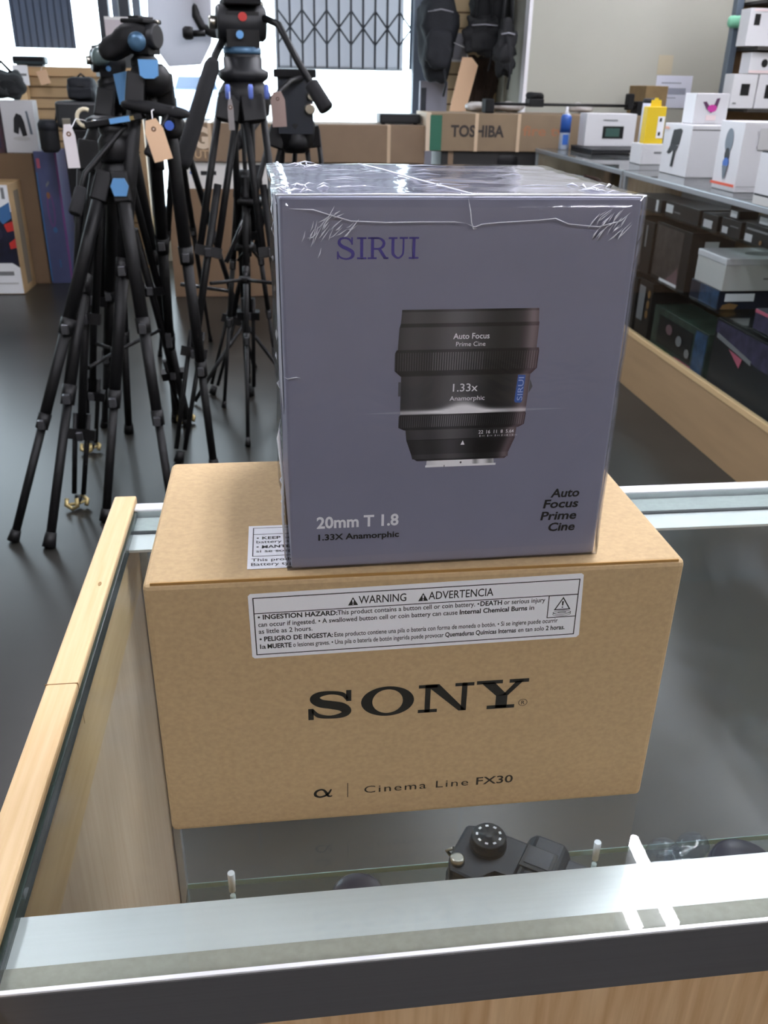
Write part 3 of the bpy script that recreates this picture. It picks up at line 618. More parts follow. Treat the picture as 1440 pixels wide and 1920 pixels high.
# upper shelf
def row(items, z):
    for nm, lab, ya, yb, h, dx, m, pr, grp in items:
        carton(nm, lab, 'box', X0, X0 + dx, ya, yb, z + .0006, z + .0006 + h, m, prints=pr, group=grp, bevel=.002)
row([('accessory_box', 'flat dark grey box at the far end of the upper shelf, nearest the end panel', 4.02, 4.33, .055, .16, darkgrey, [('silver_strip', 'l', rect(.82, .05, .90, .95), PW)], GA),
     ('accessory_box', 'long black box with a pale end label, upper shelf of the near showcase', 3.63, 3.97, .062, .15, bkm, [('end_label', 'l', rect(.02, .25, .24, .8), PW), ('caption', 'l', rect(.3, .35, .48, .45), PG)], GA),
     ('accessory_box', 'small black box, white lower label and green corner, on the upper showcase shelf', 3.46, 3.60, .060, .12, bkm, [('label', 'l', rect(.15, .1, .7, .6), white), ('green_corner', 'l', rect(.1, .02, .5, .09), PC)], GA),
     ('accessory_box', 'black box with a white sticker low on its left, upper showcase shelf', 3.27, 3.43, .064, .12, bkm, [('label', 'l', rect(.1, .12, .38, .5), white), ('fine_print', 'l', rect(.5, .6, .9, .66), PG)], GA),
     ('accessory_box', 'black box with a white square and gold dot at the right frame edge, upper shelf', 3.05, 3.24, .070, .12, bkm, [('label', 'l', rect(.06, .08, .34, .46), white), ('title_line', 'l', rect(.1, .68, .9, .78), PG), ('gold_dot', 'l', ell(.7, .2, .05, .12), PE)], GA),
     ('accessory_box', 'black box at the nearest end of the upper shelf, past the frame edge', 2.80, 3.01, .066, .12, bkm, [('label', 'l', rect(.1, .2, .5, .7), white)], GA)], .83)
for k_, (ya, yb, lab) in enumerate(((3.34, 3.42, 'small white topped box stacked on the fourth black box of the upper shelf'), (3.10, 3.2, 'small white topped box stacked on the gold dotted box of the upper shelf'))):
    carton('accessory_box', lab, 'box', X0 + .02, X0 + .1, ya, yb, .83 + (.0652, .0712)[k_], .83 + (.0652, .0712)[k_] + .03, bkm, prints=[('label', 'l', rect(.2, .1, .85, .9), white)], group=GA, bevel=.001)
carton('accessory_box', 'grey box lying behind the far flat box on the upper shelf', 'box', X0 + .17, X0 + .27, 3.7, 4.2, .8306, .93, gy, group=GA)
# middle shelf
row([('lens_carton', 'dark box with a rose tinted picture at the far end of the middle shelf', 4.06, 4.33, .235, .22, bkm, [('picture', 'l', rect(.1, .1, .6, .9), PA), ('side_text', 'l', rect(.70, .5, .76, .92), PG), ('red_mark', 'l', rect(.3, .1, .42, .28), PK)], GB),
     ('lens_carton', 'tall black box with a dusky photograph and white side label on the middle shelf', 3.66, 4.03, .250, .20, bkm, [('photograph', 'l', rect(.04, .06, .80, .95), PA), ('pink_foot', 'l', [(.4, .02), (.80, .02), (.76, .36), (.62, .2)], PK), ('silver_edge', 'l', rect(.30, .01, .8, .06), PW), ('side_label', 'f', rect(.3, .42, .62, .86), PW), ('side_caption', 'f', rect(.3, .04, .55, .24), PG)], GB)], .545)
row([('camera_box', 'blue and black picture box under the white box on the middle shelf', 3.34, 3.60, .075, .24, bkb, [('blue_picture', 'l', rect(.35, .02, .98, .98), PB), ('gold_figure', 'f', [(.05, .02), (.3, .02), (.36, .25), (.2, .36), (.08, .25)], PE), ('pale_label', 'f', rect(.1, .45, .62, .86), PW)], GB),
     ('camera_box', 'dark box with a rose coloured lid edge at the frame edge, middle shelf', 2.78, 3.05, .075, .24, bkb, [('mottled_print', 'l', rect(.03, .04, .97, .8), PD), ('rose_edge', 'l', rect(.02, .82, .98, .99), PP)], GB)], .545)
o = carton('lens_carton', 'white lidded box lying on the dark picture boxes of the middle shelf', 'box', X0, X0 + .40, 3.33, 3.58, .6215, .745, white2, group=GB, prints=[('grey_caption', 'f', rect(.42, .36, .62, .42), PG)])
MB().box(-.202, .202, -.127, .127, .100, .1275).build('lid', white, o, bevel=.004); MB().prism(ell(0, 0, .07, .045), .0012, Matrix.Translation((.0, -.02, .1277))).build('lid_print', PG, o)
# bottom deck
zb = .2456
row([('camera_kit_box', 'black kit box with grey portraits at the far end of the bottom deck', 4.16, 4.36, .26, .28, bkm, [('portrait', 'l', ell(.35, .72, .18, .16), PG), ('lower_picture', 'l', ell(.4, .3, .22, .18), PD)], GC),
     ('camera_kit_box', 'black kit box with a column of gold marks, second on the bottom deck', 3.97, 4.13, .27, .28, bkm, [('gold_mark', 'l', ell(.80, .80, .1, .07), PE), ('gold_mark', 'l', ell(.80, .62, .1, .07), PE), ('gold_mark', 'l', ell(.80, .45, .1, .07), PE), ('picture', 'l', rect(.1, .3, .55, .9), PG)], GC),
     ('graphics_box', 'dark green box with rose and blue edges on the bottom deck', 3.36, 3.92, .190, .18, PC, [('front_panel', 'l', rect(.12, .16, .76, .84), bkm), ('blue_end', 'l', rect(.80, .04, .99, .96), PB), ('rose_band', 'l', rect(.5, .01, .8, .1), PP), ('lime_band', 'l', rect(.12, .01, .42, .09), mat('lime_print', '#4f7a3a', .5)), ('rose_spot', 'l', ell(.35, .62, .06, .12), PK), ('pale_icon', 'l', ell(.55, .5, .05, .12), PG), ('pale_icon', 'l', ell(.72, .34, .04, .10), PG)], GC),
     ('graphics_box', 'large black box with a violet picture band at the frame edge, bottom deck', 2.62, 3.32, .275, .25, bkm, [('violet_band', 'l', [(.02, .97), (.98, .97), (.98, .6), (.5, .62), (.02, .8)], PD), ('white_title', 'l', [(.04, .80), (.45, .66), (.45, .60), (.04, .73)], PG), ('rose_shard', 'l', [(.2, .66), (.36, .62), (.34, .48)], PP)], GC)], zb)
# inside the far showcase, seen over the grey lens box
GD = 'goods in the far showcase'
for nm, lab, ya, yb, z, h, dx, m in (('cable_coil', 'brown coiled strap on the upper shelf of the far showcase', 5.05, 5.25, .8006, .07, .12, None), ('photo_card', 'small white card box on the upper shelf of the far showcase', 4.82, 5.0, .8006, .05, .1, white2),
                                   ('action_camera', 'black camera cluster on the upper shelf of the far showcase', 4.55, 4.78, .8006, .09, .14, None)):
    if nm == 'photo_card': carton(nm, lab, 'box', X0, X0 + dx, ya, yb, z, z + h, m, group=GD, prints=[('pale_picture', 'l', rect(.1, .1, .9, .9), PG)])
    elif nm == 'cable_coil':
        t = thing(nm, lab, 'strap', (X0 + .06, (ya + yb) / 2, z), 0, GD); P_ = [(.04 * math.cos(a * .5), .08 * math.sin(a * .5), .012 + .004 * a) for a in range(0, 18)]
        MB().sweep(P_, .010, 8).build('coil', mat('brown_strap', '#5a3a30', .7), t); MB().box(-.02, .02, -.015, .015, .0, .03).build('buckle', steel, t)
    else:
        t = thing(nm, lab, 'camera', (X0 + .07, (ya + yb) / 2, z), 0, GD)
        MB().box(-.04, .04, -.08, .08, 0, .075).build('body', black, t, bevel=.008); MB().lathe([(.03, 0), (.03, .03), (.025, .035)], (-.04, 0, .038), (-1, 0, 0)).build('lens', darkgrey, t); MB().box(-.02, .02, -.03, .03, .076, .09).build('finder', black, t, bevel=.004)
carton('strap_box', 'pale box beside the coiled strap in the far showcase', 'box', X0, X0 + .1, 5.3, 5.5, .8006, .86, paper, group=GD)

# goods standing on the showcases
def onz(px, py): return atz(px, py, ZT + .0006)
q = at(1057, 272, 5.86)
t = thing('spray_can', 'blue and white air duster can on the far showcase', 'spray can', (q.x, 5.86, ZT + .0006))
MB().lathe([(.030, 0), (.033, .004), (.033, .185), (.026, .205), (.024, .208)], n=28).build('can', mat('can_white', '#c7d3e6', .3, .3), t)
MB().lathe([(.0335, .10), (.0335, .186), (.027, .204)], n=28).build('blue_label', mat('can_blue', '#2853a0', .35), t)
MB().lathe([(.012, .208), (.012, .222), (.009, .226), (.009, .246), (.004, .25)], n=18).build('nozzle', white, t)
MB().prism(rect(-.022, .03, .014, .09), .001, Matrix(((1, 0, 0, 0), (0, 0, -1, -.033), (0, 1, 0, 0), (0, 0, 0, 1)))).build('swoosh', bluec, t)
q0, q1 = at(1094, 283, 5.72), at(1186, 285, 5.72)
camsil = [('screen_frame', 'f', rect(.34, .24, .76, .62), black), ('screen', 'f', rect(.40, .30, .68, .56), mat('screen_teal', '#33504a', .3)), ('title', 'f', rect(.33, .78, .62, .82), PG)]
carton('monitor_box', 'white box printed with a small monitor, lying tray under it, on the far showcase', 'box', q0.x, q1.x, 5.72, 5.86, ZT + .0306, at(1140, 213, 5.72).z, white, prints=camsil)
t = thing('laptop', 'closed black laptop under the white monitor box on the far showcase', 'laptop', ((q0.x + q1.x) / 2 - .02, 5.60, ZT + .0006))
MB().box(-.185, .215, -.16, .25, 0, .016).build('base', black, t, bevel=.003); MB().box(-.185, .215, -.16, .25, .0165, .0295).build('screen_lid', darkgrey, t, bevel=.003); MB().box(.05, .2, -.1608, -.159, .004, .012).build('port_strip', steel, t)
q = at(1196, 303, 5.1)
t = thing('paper_tube', 'white paper tube with a black cap standing beside the yellow box', 'tube', (q.x + .03, 5.12, ZT + .0006)); h_ = at(1215, 186, 5.1).z - ZT
MB().lathe([(.036, 0), (.036, h_ - .02)], n=24).build('tube', mat('bluish_white_card', '#c3c8d8', .5), t); MB().lathe([(.037, h_ - .02), (.037, h_), (.03, h_ + .003)], n=24).build('end_cap', darkgrey, t)
q0, q1 = at(1199, 308, 4.75), at(1236, 308, 4.75); zt_ = at(1215, 270, 4.75).z
carton('white_box', 'small white box under the yellow hang box', 'box', q0.x, q1.x + .02, 4.75, 4.9, ZT + .0006, zt_, white, prints=[('grey_caption', 'f', rect(.55, .55, .9, .63), PG)])
t = carton('battery_box', 'yellow hang-tab box standing on the small white box', 'box', at(1208, 268, 4.76).x, at(1243, 268, 4.76).x, 4.77, 4.83, zt_ + .0006, at(1225, 200, 4.76).z, yellow, prints=[('white_panel', 'f', rect(.60, .15, .96, .74), paper), ('black_mark', 'f', rect(.68, .22, .8, .32), ink), ('black_mark', 'f', rect(.68, .6, .8, .7), ink)])
hb = (at(1225, 200, 4.76).z - zt_)
MB().prism([(-.03, 0), (.03, 0), (.026, .03), (.012, .03), (.008, .04), (-.008, .04), (-.012, .03), (-.026, .03)], .003, Matrix(((1, 0, 0, 0), (0, 0, -1, 0), (0, 1, 0, hb), (0, 0, 0, 1)))).build('hang_tab', yellow, t)
q0, q1 = at(1228, 319, 4.30), at(1280, 330, 4.30)
zl = at(1270, 232, 4.22).z
bigx0 = at(1226, 318, 4.42).x
o = carton('gimbal_box', 'big white box printed with a black handheld gimbal on the near showcase', 'box', bigx0, bigx0 + .36, 4.06, 4.36, ZT + .0006, zl, white, rz=-.0,
           prints=[('gimbal_head', 'l', [(.30, .56), (.62, .60), (.68, .88), (.62, .92), (.36, .88)], black), ('gimbal_arm', 'l', [(.22, .42), (.34, .60), (.62, .58), (.52, .44), (.40, .48), (.30, .40)], darkgrey), ('gimbal_grip', 'l', [(.42, .16), (.50, .16), (.54, .48), (.46, .48)], black), ('orange_mark', 'l', rect(.05, .88, .2, .93), mat('pale_orange', '#e2a58c', .5)),
                   ('side_title', 'f', rect(.48, .50, .86, .56), PG), ('side_subtitle', 'f', rect(.52, .42, .76, .45), white2)])
MB().box(-.178, .178, -.1503, -.149, zl - ZT - .022, zl - ZT - .018).build('lid_gap', darkgrey, o)
q0, q1 = at(1251, 227, 4.45), at(1301, 227, 4.45)
carton('drone_box', 'white box with a magenta winged print standing on top of the big white gimbal box', 'box', bigx0 + .06, bigx0 + .22, 4.20, 4.32, zl + .0006, zl + .0006 + (at(1270, 174, 4.3).z - zl), white,
       prints=[('dark_wings', 'f', [(.22, .72), (.34, .5), (.5, .36), (.66, .5), (.72, .86), (.62, .84), (.56, .62), (.42, .6), (.32, .74)], mat('plum_print', '#4b2a48', .5)), ('magenta_body', 'f', ell(.52, .52, .14, .12), magenta), ('rose_caption', 'f', rect(.36, .12, .66, .3), mat('pale_rose', '#e3d0d0', .5))])
q0, q1 = at(1332, 352, 3.62), at(1376, 360, 3.5)
tx0 = at(1332, 352, 3.66).x; th = at(1350, 226, 3.6).z
carton('lens_gun_box', 'tall white box printed with a dark lens and an orange band on the near showcase', 'box', tx0, tx0 + .30, 3.46, 3.66, ZT + .0006, th, white,
       prints=[('lens_barrel', 'l', ell(.47, .72, .16, .18), mat('slate_print', '#5f6a76', .4)), ('lens_neck', 'l', ell(.48, .52, .10, .1), darkgrey), ('blue_ring', 'l', ell(.49, .40, .12, .075), bluec), ('lens_foot', 'l', [(.38, .36), (.60, .36), (.55, .22), (.50, .16), (.46, .2)], mat('slate_print', '')), ('orange_stripe', 'l', rect(.0, .075, 1, .115), orange), ('side_caption', 'f', rect(.3, .22, .62, .25), PG), ('side_text', 'f', rect(.2, .62, .75, .92), mat('faint_grey', '#c2c2c2', .5)), ('side_line', 'f', rect(.0, .085, 1, .093), PG)])
bx0 = at(1405, 380, 3.16).x
o = carton('filter_box', 'white box in a black sleeve cut by the right frame edge, on the near showcase', 'box', bx0, bx0 + .22, 2.98, 3.14, ZT + .0006, at(1420, 282, 3.14).z, black, prints=[('white_face', 'l', rect(.0, .20, .82, .97), white), ('white_foot', 'l', rect(.02, .0, .8, .16), white2)])

# brown box, notices and rail along the partition wall
q = at(1222, 160, 5.9)
carton('shipping_carton', 'tall narrow brown carton behind the yellow box at the partition wall', 'box', at(1203, 230, 6.2).x, at(1244, 230, 6.2).x, 6.2, 6.5, 0, at(1222, 161, 6.2).z, kraft_b, seam=mat('brown_tape', '#9a7a50', .5))
def notice(lab, pts, Y, m, marks=()):
    a, b_ = at(*pts[0], Y), at(*pts[1], Y)
    o = MB().box(a.x, b_.x, Y - .003, Y, b_.z, a.z).build('paper_notice', m, loc=(0, 0, 0)); me = o.data; c = Vector((a.x, Y, b_.z))
    for v in me.vertices: v.co -= c
    o.location = c; tag(o, lab, 'notice')
    for r_ in marks: MB().prism(rect(r_[0] * (b_.x - a.x), r_[1] * (a.z - b_.z), r_[2] * (b_.x - a.x), r_[3] * (a.z - b_.z)), .001, Matrix(((1, 0, 0, 0), (0, 0, -1, -.0032), (0, 1, 0, 0), (0, 0, 0, 1)))).build('grey_writing', mat('faint_writing', '#8f93a0', .7), o)
notice('white paper notice with grey writing taped to the off-white wall', ((1232, 141), (1290, 203)), 6.619, mat('notice_paper', '#cfd2de', .7), ((.15, .75, .7, .79), (.35, .42, .85, .62), (.15, .3, .6, .33)))
notice('small tan paper strip on the off-white wall above the white notice', ((1236, 103), (1258, 140)), 6.619, mat('tan_paper', '#b3aa92', .8))

# wall rack at the far right
PX = at(1365, 130, 5.9)
t = thing('wall_rack', 'brown slatboard rack with a slim grey upright at the right wall', 'rack', (3.25, 5.95, 0)); M_ = T(t.location)
MB().box(PX.x + .02, 3.58, 5.93, 5.96, .5, 2.3).build('slat_board', kraft_dk, t, M=M_)
MB().box(PX.x - .03, PX.x + .015, 5.86, 5.92, 0, 2.3).build('upright', mat('slate_upright', '#5d6874', .45, .4), t, M=M_, bevel=.004)
ZS0, ZS2 = at(1420, 204, 5.66).z, at(1430, 87, 5.64).z
for z in (ZS0, ZS2, 1.83): MB().box(PX.x + .03, 3.58, 5.62, 5.93, z - .02, z).build('shelf', mat('dark_shelf', '#2a2622', .6), t, M=M_)
MB().box(PX.x + .02, 3.58, 5.6, 5.93, 1.825, 1.86).build('canopy', mat('pale_canopy', '#b9b5ac', .6), t, M=M_)
MB().box(PX.x + .03, 3.58, 5.64, 5.93, .5, .6).build('lower_shelf', mat('dark_shelf', ''), t, M=M_)
GR = 'white boxes on the wall rack'
def rk(lab, px0, px1, pyb, pyt, z, pr, Y=5.66):
    a, b_ = at(px0, (pyb + pyt) / 2, Y), at(px1, (pyb + pyt) / 2, Y)
    carton('gadget_box', lab, 'box', a.x, b_.x, Y, Y + .12, z + .0006, z + (at(px0, pyt, Y).z - at(px0, pyb, Y).z), white, group=GR, prints=pr, bevel=.002)
rk('white box with a black gadget print, left of the pair on the lowest rack shelf', 1372, 1417, 203, 138, ZS0, [('gadget_print', 'f', rect(.36, .38, .72, .72), black), ('grey_mark', 'f', rect(.1, .12, .25, .17), PG)])
rk('white box with a dark edge print, right of the pair on the lowest rack shelf', 1419, 1462, 204, 139, ZS0, [('dark_print', 'f', rect(.35, .3, .9, .7), black)])
rk('white box with a black round print on the middle rack shelf', 1406, 1466, 138, 98, ZS0 + at(1420, 138, 5.66).z - at(1420, 203, 5.66).z + .002, [('round_print', 'f', ell(.46, .5, .1, .2), black), ('rose_band', 'f', rect(0, .02, 1, .16), mat('pale_rose', ''))])
rk('white box with two dark prints on the top rack shelf', 1403, 1470, 86, 14, ZS2, [('dark_print', 'f', rect(.14, .55, .3, .85), black), ('dark_print', 'f', rect(.6, .3, .85, .8), darkgrey), ('rose_band', 'f', rect(.1, .92, .9, .98), mat('pale_rose', ''))], 5.64)
o = MB().soft((0, 0, 0), (.05, .02, .035), 2.4, 6, .01, 3).build('tape_wad', mat('mint_tape', '#6fae8e', .6), loc=(PX.x - .03, 5.845, at(1372, 40, 5.85).z)); tag(o, 'mint green tape wad stuck on the grey rack upright', 'tape')

# ------------------------------------------------------------------ television cartons along the window
tan_m = mat('tv_carton_board', '#7d6955', .85, var=.05, scale=8)
strap_m = mat('clear_strap', '#c2ab90', .35)
pinkw = mat('faded_print', '#d0bda6', .7)
a, b_ = at(322, 268, 6.14), at(797, 270, 6.14); zt_ = 1.098; zb_ = .868
o = carton('television_carton', 'long brown television carton with faded pale lettering, topmost of the stack below the shop window', 'box', a.x, b_.x, 6.14, 6.60, zb_, zt_, tan_m, bevel=.004)
w_ = (b_.x - a.x) / 2
F_ = fm('f', -w_, w_, -.23, .23, 0, zt_ - zb_, .0008)
mb = MB(); text(mb, 'LG', at(345, 262, 6.14).x - a.x, .085, F_, height=.115, width=.155, bold=.05); mb.build('faded_letters', pinkw, o)
mb = MB(); text(mb, '55UT7', at(345, 290, 6.14).x - a.x, .022, F_, height=.048, width=.19, bold=.01); mb.build('faded_model', mat('faded_print_dim', '#b89a78', .7), o)
for px in (394, 729): x = at(px, 268, 6.14).x - a.x - w_; MB().box(x - .011, x + .011, -.2322, .2322, -.001, zt_ - zb_ + .0015).build('strap', strap_m, o)
MB().box(-w_, w_, -.02, .02, zt_ - zb_, zt_ - zb_ + .001).build('tape', strap_m, o)
a2 = at(336, 330, 6.12)
o = carton('white_carton', 'flat white carton with a small blue oval, between the two long brown cartons', 'box', a2.x, a2.x + .78, 6.16, 6.55, 0.7005, .8660, mat('white_flat_carton', '#d9d6d2', .6), bevel=.004)
F_ = fm('f', -.39, .39, -.195, .195, 0, .1675, .0008)
MB().prism(ell(.085, .100, .020, .013), .001, F_).build('blue_oval', bluec, o); MB().prism(rect(.135, .085, .235, .11), .001, F_).build('dark_caption', darkgrey, o)
for x in (.46, .6): MB().prism(rect(x, .02, x + .07, .15), .001, F_).build('dark_panel', darkgrey, o)
carton('parts_carton', 'plain brown carton beside the flat white carton, hidden behind the grey lens box', 'box', a2.x + .80, b_.x, 6.16, 6.56, 0.7005, .8655, kraft_dk, seam=strap_m)
o = carton('television_carton', 'tall plain brown carton standing on the floor at the bottom of the stack', 'box', a.x - .06, b_.x, 6.14, 6.62, 0.0005, .699, mat('brown_carton_shade', '#765f49', .85, var=.05, scale=6), bevel=.004, seam=strap_m)
MB().box(-.6, .6, -.2412, -.24, .30, .303).build('flap_line', mat('flap_shadow', '#6f5438', .9), o)
# carton lettered TOSHIBA and the black one under it
c0, c1 = at(799, 248, 6.10), at(1200, 250, 6.10)
o = carton('television_carton', 'brown television carton with a dark green band and black capital letters', 'box', c0.x, c1.x, 6.10, 6.52, .948, 1.176, mat('toshiba_board', '#7f6d57', .85, var=.05, scale=8), bevel=.004)
w_ = (c1.x - c0.x) / 2; hh = .228; F_ = fm('f', -w_, w_, -.21, .21, 0, hh, .0008)
fx = lambda px: at(px, 250, 6.10).x - c0.x
MB().prism(rect(fx(806), .004, fx(828), hh - .012), .001, F_).build('green_band', green, o)
mb = MB(); text(mb, 'TOSHIBA', fx(845), .090, F_, height=.066, width=fx(945) - fx(845), bold=.035); mb.build('printed_letters', mat('brown_black_ink', '#2a2420', .7), o)
mb = MB()
text(mb, 'fire tv', fx(980), .100, F_, height=.058, width=fx(1058) - fx(980), bold=.02)
mb.build('faded_orange_letters', mat('faded_orange', '#96684a', .8), o)
for px in (893, 972, 1090): x = fx(px) - w_; MB().box(x - .011, x + .011, -.2122, .2122, -.001, hh + .0015).build('strap', strap_m, o)
MB().box(-w_ - .0015, -w_ + .03, -.2115, .2115, 0.0, hh + .001).build('white_edge', pinkw, o)
o = carton('television_carton', 'black television carton under the green banded one, tan strap across it', 'box', c0.x + .11, c1.x, 6.12, 6.5, .0005, .947, mat('black_carton', '#1b1a1a', .6), bevel=.006)
MB().box(-w_ + .1, -w_ + .135, -.1915, -.19, 0, .9465).build('strap', tan_m, o)
MB().soft((-.22, -.172, .885), (.075, .03, .05), 3, 6, .004, 2).build('foam_corner', black, o)
# things lying on top of the cartons
e0, e1 = at(712, 232, 6.25), at(788, 232, 6.25)
t = thing('receiver', 'low black box unit lying on the long brown carton left of the green banded one', 'electronics', ((e0.x + e1.x) / 2, 6.34, 1.0986)); w_ = (e1.x - e0.x) / 2
MB().box(-w_, w_, -.09, .12, .006, .062).build('housing', black, t, bevel=.006); MB().box(-w_ * .9, w_ * .9, -.0912, -.089, .02, .05).build('front_strip', darkgrey, t)
for x in (-w_ * .8, w_ * .8): MB().lathe([(.012, 0), (.014, .006)], (x, -.06, 0)).build('foot', darkgrey, t)
t = thing('camera_slider', 'long black camera slider rail lying on the green banded carton', 'slider', (at(1060, 203, 6.2).x, 6.2, 1.1782))
L0, L1 = at(915, 200, 6.2).x - t.location.x, at(1196, 206, 6.2).x - t.location.x
MB().tube((L0, -.03, .055), (L1, -.03, .055), .009).tube((L0, .03, .055), (L1, .03, .055), .009).build('rails', black, t)
for x in (L0, L1): MB().box(x - .03, x + .03, -.06, .06, .0, .085).build('end_block', blackm, t, bevel=.008)
xm = at(1002, 195, 6.2).x - t.location.x
cg = MB().box(xm - .05, xm + .05, -.055, .055, .04, .09).build('carriage', black, t, bevel=.006); MB().soft((xm, 0, .105), (.055, .05, .022), 3, 6, .012, 8).build('clamp', blackm, cg)
MB().box(L1 - .09, L1 - .05, -.05, .03, .03, .13).build('clamp_block', blackm, t, bevel=.01)
for k_, (px0, px1, px_y, s_) in enumerate(((874, 918, 205, 11), (925, 985, 205, 12), (1065, 1115, 206, 16))):
    p0, p1 = at(px0, px_y, 6.36), at(px1, px_y, 6.36)
    t = thing('plastic_packet', ('clear plastic packet left of the slider clamp on the green banded carton', 'clear plastic packet behind the slider rail, nearest the wall corner', 'pale plastic packet behind the slider, above the white monitor box')[k_], 'plastic packet', ((p0.x + p1.x) / 2, 6.40, 1.184))
    MB().soft((0, 0, .028), ((p1.x - p0.x) / 2, .07, .027), 3, 8, .02, s_).build('wrap', mat('cloudy_plastic', '#b4b1ae', .25), t); MB().box(-.04, .04, -.03, .03, .003, .03).build('content', paper, t)

# ------------------------------------------------------------------ window dressing: gate, banner, mesh panel, sheet
g0, g1 = at(516, 60, 7.64), at(762, 60, 7.64); gz = at(640, 128, 7.64).z; GX0, GX1 = g0.x, g1.x
o = MB().box(GX0, GX1, 7.80, 7.806, gz, 2.62).build('shutter_banner', translucent('lilac_vinyl', '#c6c5ca', .41)); tag(o, 'lilac grey sheet hanging outside the window behind the folding gate', 'banner')
MB().tube((GX0, 7.803, gz), (GX1, 7.803, gz), .012).build('bottom_rod', greyw, o)
MB().tube((GX0 - .05, 7.803, 2.62), (GX1 + .05, 7.803, 2.62), .015).build('top_rod', greyw, o)
gate = thing('folding_gate', 'dark scissor folding security gate outside the shop window', 'gate', ((GX0 + GX1) / 2, 7.66, gz)); gm = mat('gate_steel', '#3c4049', .5, .4); M_ = T(gate.location)
sp = (GX1 - GX0) / 10.8
for i in range(12): x = GX0 + .02 + i * sp; MB().box(x - .008, x + .008, 7.652, 7.668, gz, 2.62).build('bar', gm, gate, M=M_)
zn = at(640, 52, 7.64).z
for j in range(6):
    zc_ = zn + j * .42
    for i in range(11):
        x = GX0 + .02 + i * sp; up = (i % 2 == 0) ^ (j % 2 == 1)
        for a_z, b_z in ((.115, .0), (-.115, -.0)):
            za, zb2 = (zc_ + a_z, zc_ + b_z) if up else (zc_ + b_z, zc_ + a_z)
            if max(za, zb2) < 2.6: MB().tube((x, 7.649, za), (x + sp, 7.649, zb2), .007, n=6).build('lattice_bar', gm, gate, M=M_)
MB().box(GX0 - .02, GX1 + .02, 7.645, 7.675, 2.60, 2.66).build('top_track', gm, gate, M=M_)
m0, m1 = at(22, 45, 7.44), at(138, 45, 7.44); mz = at(80, 90, 7.44).z
o = thing('mesh_panel', 'dark grey woven mesh panel hanging in the left of the window', 'panel', ((m0.x + m1.x) / 2, 7.44, mz)); w_ = (m1.x - m0.x) / 2
MB().box(-w_, w_, -.004, .004, 0, .86).build('sheet', translucent('mesh_cloth', '#737b8a', .4), o)
for i in range(9): x = -w_ + (i + .5) * 2 * w_ / 9; MB().box(x - .006, x + .006, -.007, -.004, 0, .86).build('woven_stripe', translucent('mesh_stripe', '#5f6776', .38), o)
MB().tube((-w_ - .03, 0, .87), (w_ + .03, 0, .87), .012).build('hanging_rod', greyw, o)
for x in (-w_, w_): MB().tube((x, 0, .87), (x, .06, 2.64 - mz), .002, n=6).build('hanger', steel, o)
s0, s1 = at(196, 50, 7.47), at(244, 50, 7.47); z0_, z1_ = at(220, 76, 7.47).z, at(220, 31, 7.47).z
o = MB().box(s0.x, s1.x, 7.486, 7.492, z0_, z1_).build('sheet_notice', mat('pinkish_sheet', '#d3ccd6', .6), M=T((s0.x, 7.489, z0_)), loc=(s0.x, 7.489, z0_)); tag(o, 'blank pinkish white sheet taped to the dark window stile', 'notice')
MB().box(.0, s1.x - s0.x, -.0036, -.003, z1_ - z0_ - .02, z1_ - z0_).build('tape', paper, o)

# parked car out on the bright pavement
car = thing('car', 'pale blue parked car seen through the window between the tripods', 'car', (at(365, 185, 33).x, 34, -.01)); cm = mat('car_paint', '#b4c6e2', .25, .2); dk = mat('car_glass', '#4a5566', .1)
MB().prism([(-.9, .3), (.9, .3), (.93, .8), (.86, 1.0), (-.86, 1.0), (-.93, .8)], 4.0, Matrix(((1, 0, 0, 0), (0, 0, 1, -.9), (0, 1, 0, 0), (0, 0, 0, 1)))).build('car_body', cm, car, bevel=.06)
MB().prism([(-.80, 1.0), (.80, 1.0), (.62, 1.46), (-.62, 1.46)], 2.0, Matrix(((1, 0, 0, 0), (0, 0, 1, .1), (0, 1, 0, 0), (0, 0, 0, 1)))).build('cabin', cm, car, bevel=.05)
MB().prism([(-.72, 1.03), (.72, 1.03), (.58, 1.40), (-.58, 1.40)], .02, Matrix(((1, 0, 0, 0), (0, 0, -1, .10), (0, 1, 0, 0), (0, 0, 0, 1)))).build('windscreen', dk, car)
for x in (-.85, .85):
    for y in (-.3, 2.4): MB().lathe([(.2, -.1), (.33, -.1), (.33, .1), (.2, .1)], (x, y, .33), (1, 0, 0)).build('wheel', black, car)
    MB().soft((x * .75, -.93, .72), (.16, .03, .07), 3, 5, 0, 1).build('headlamp', white, car)

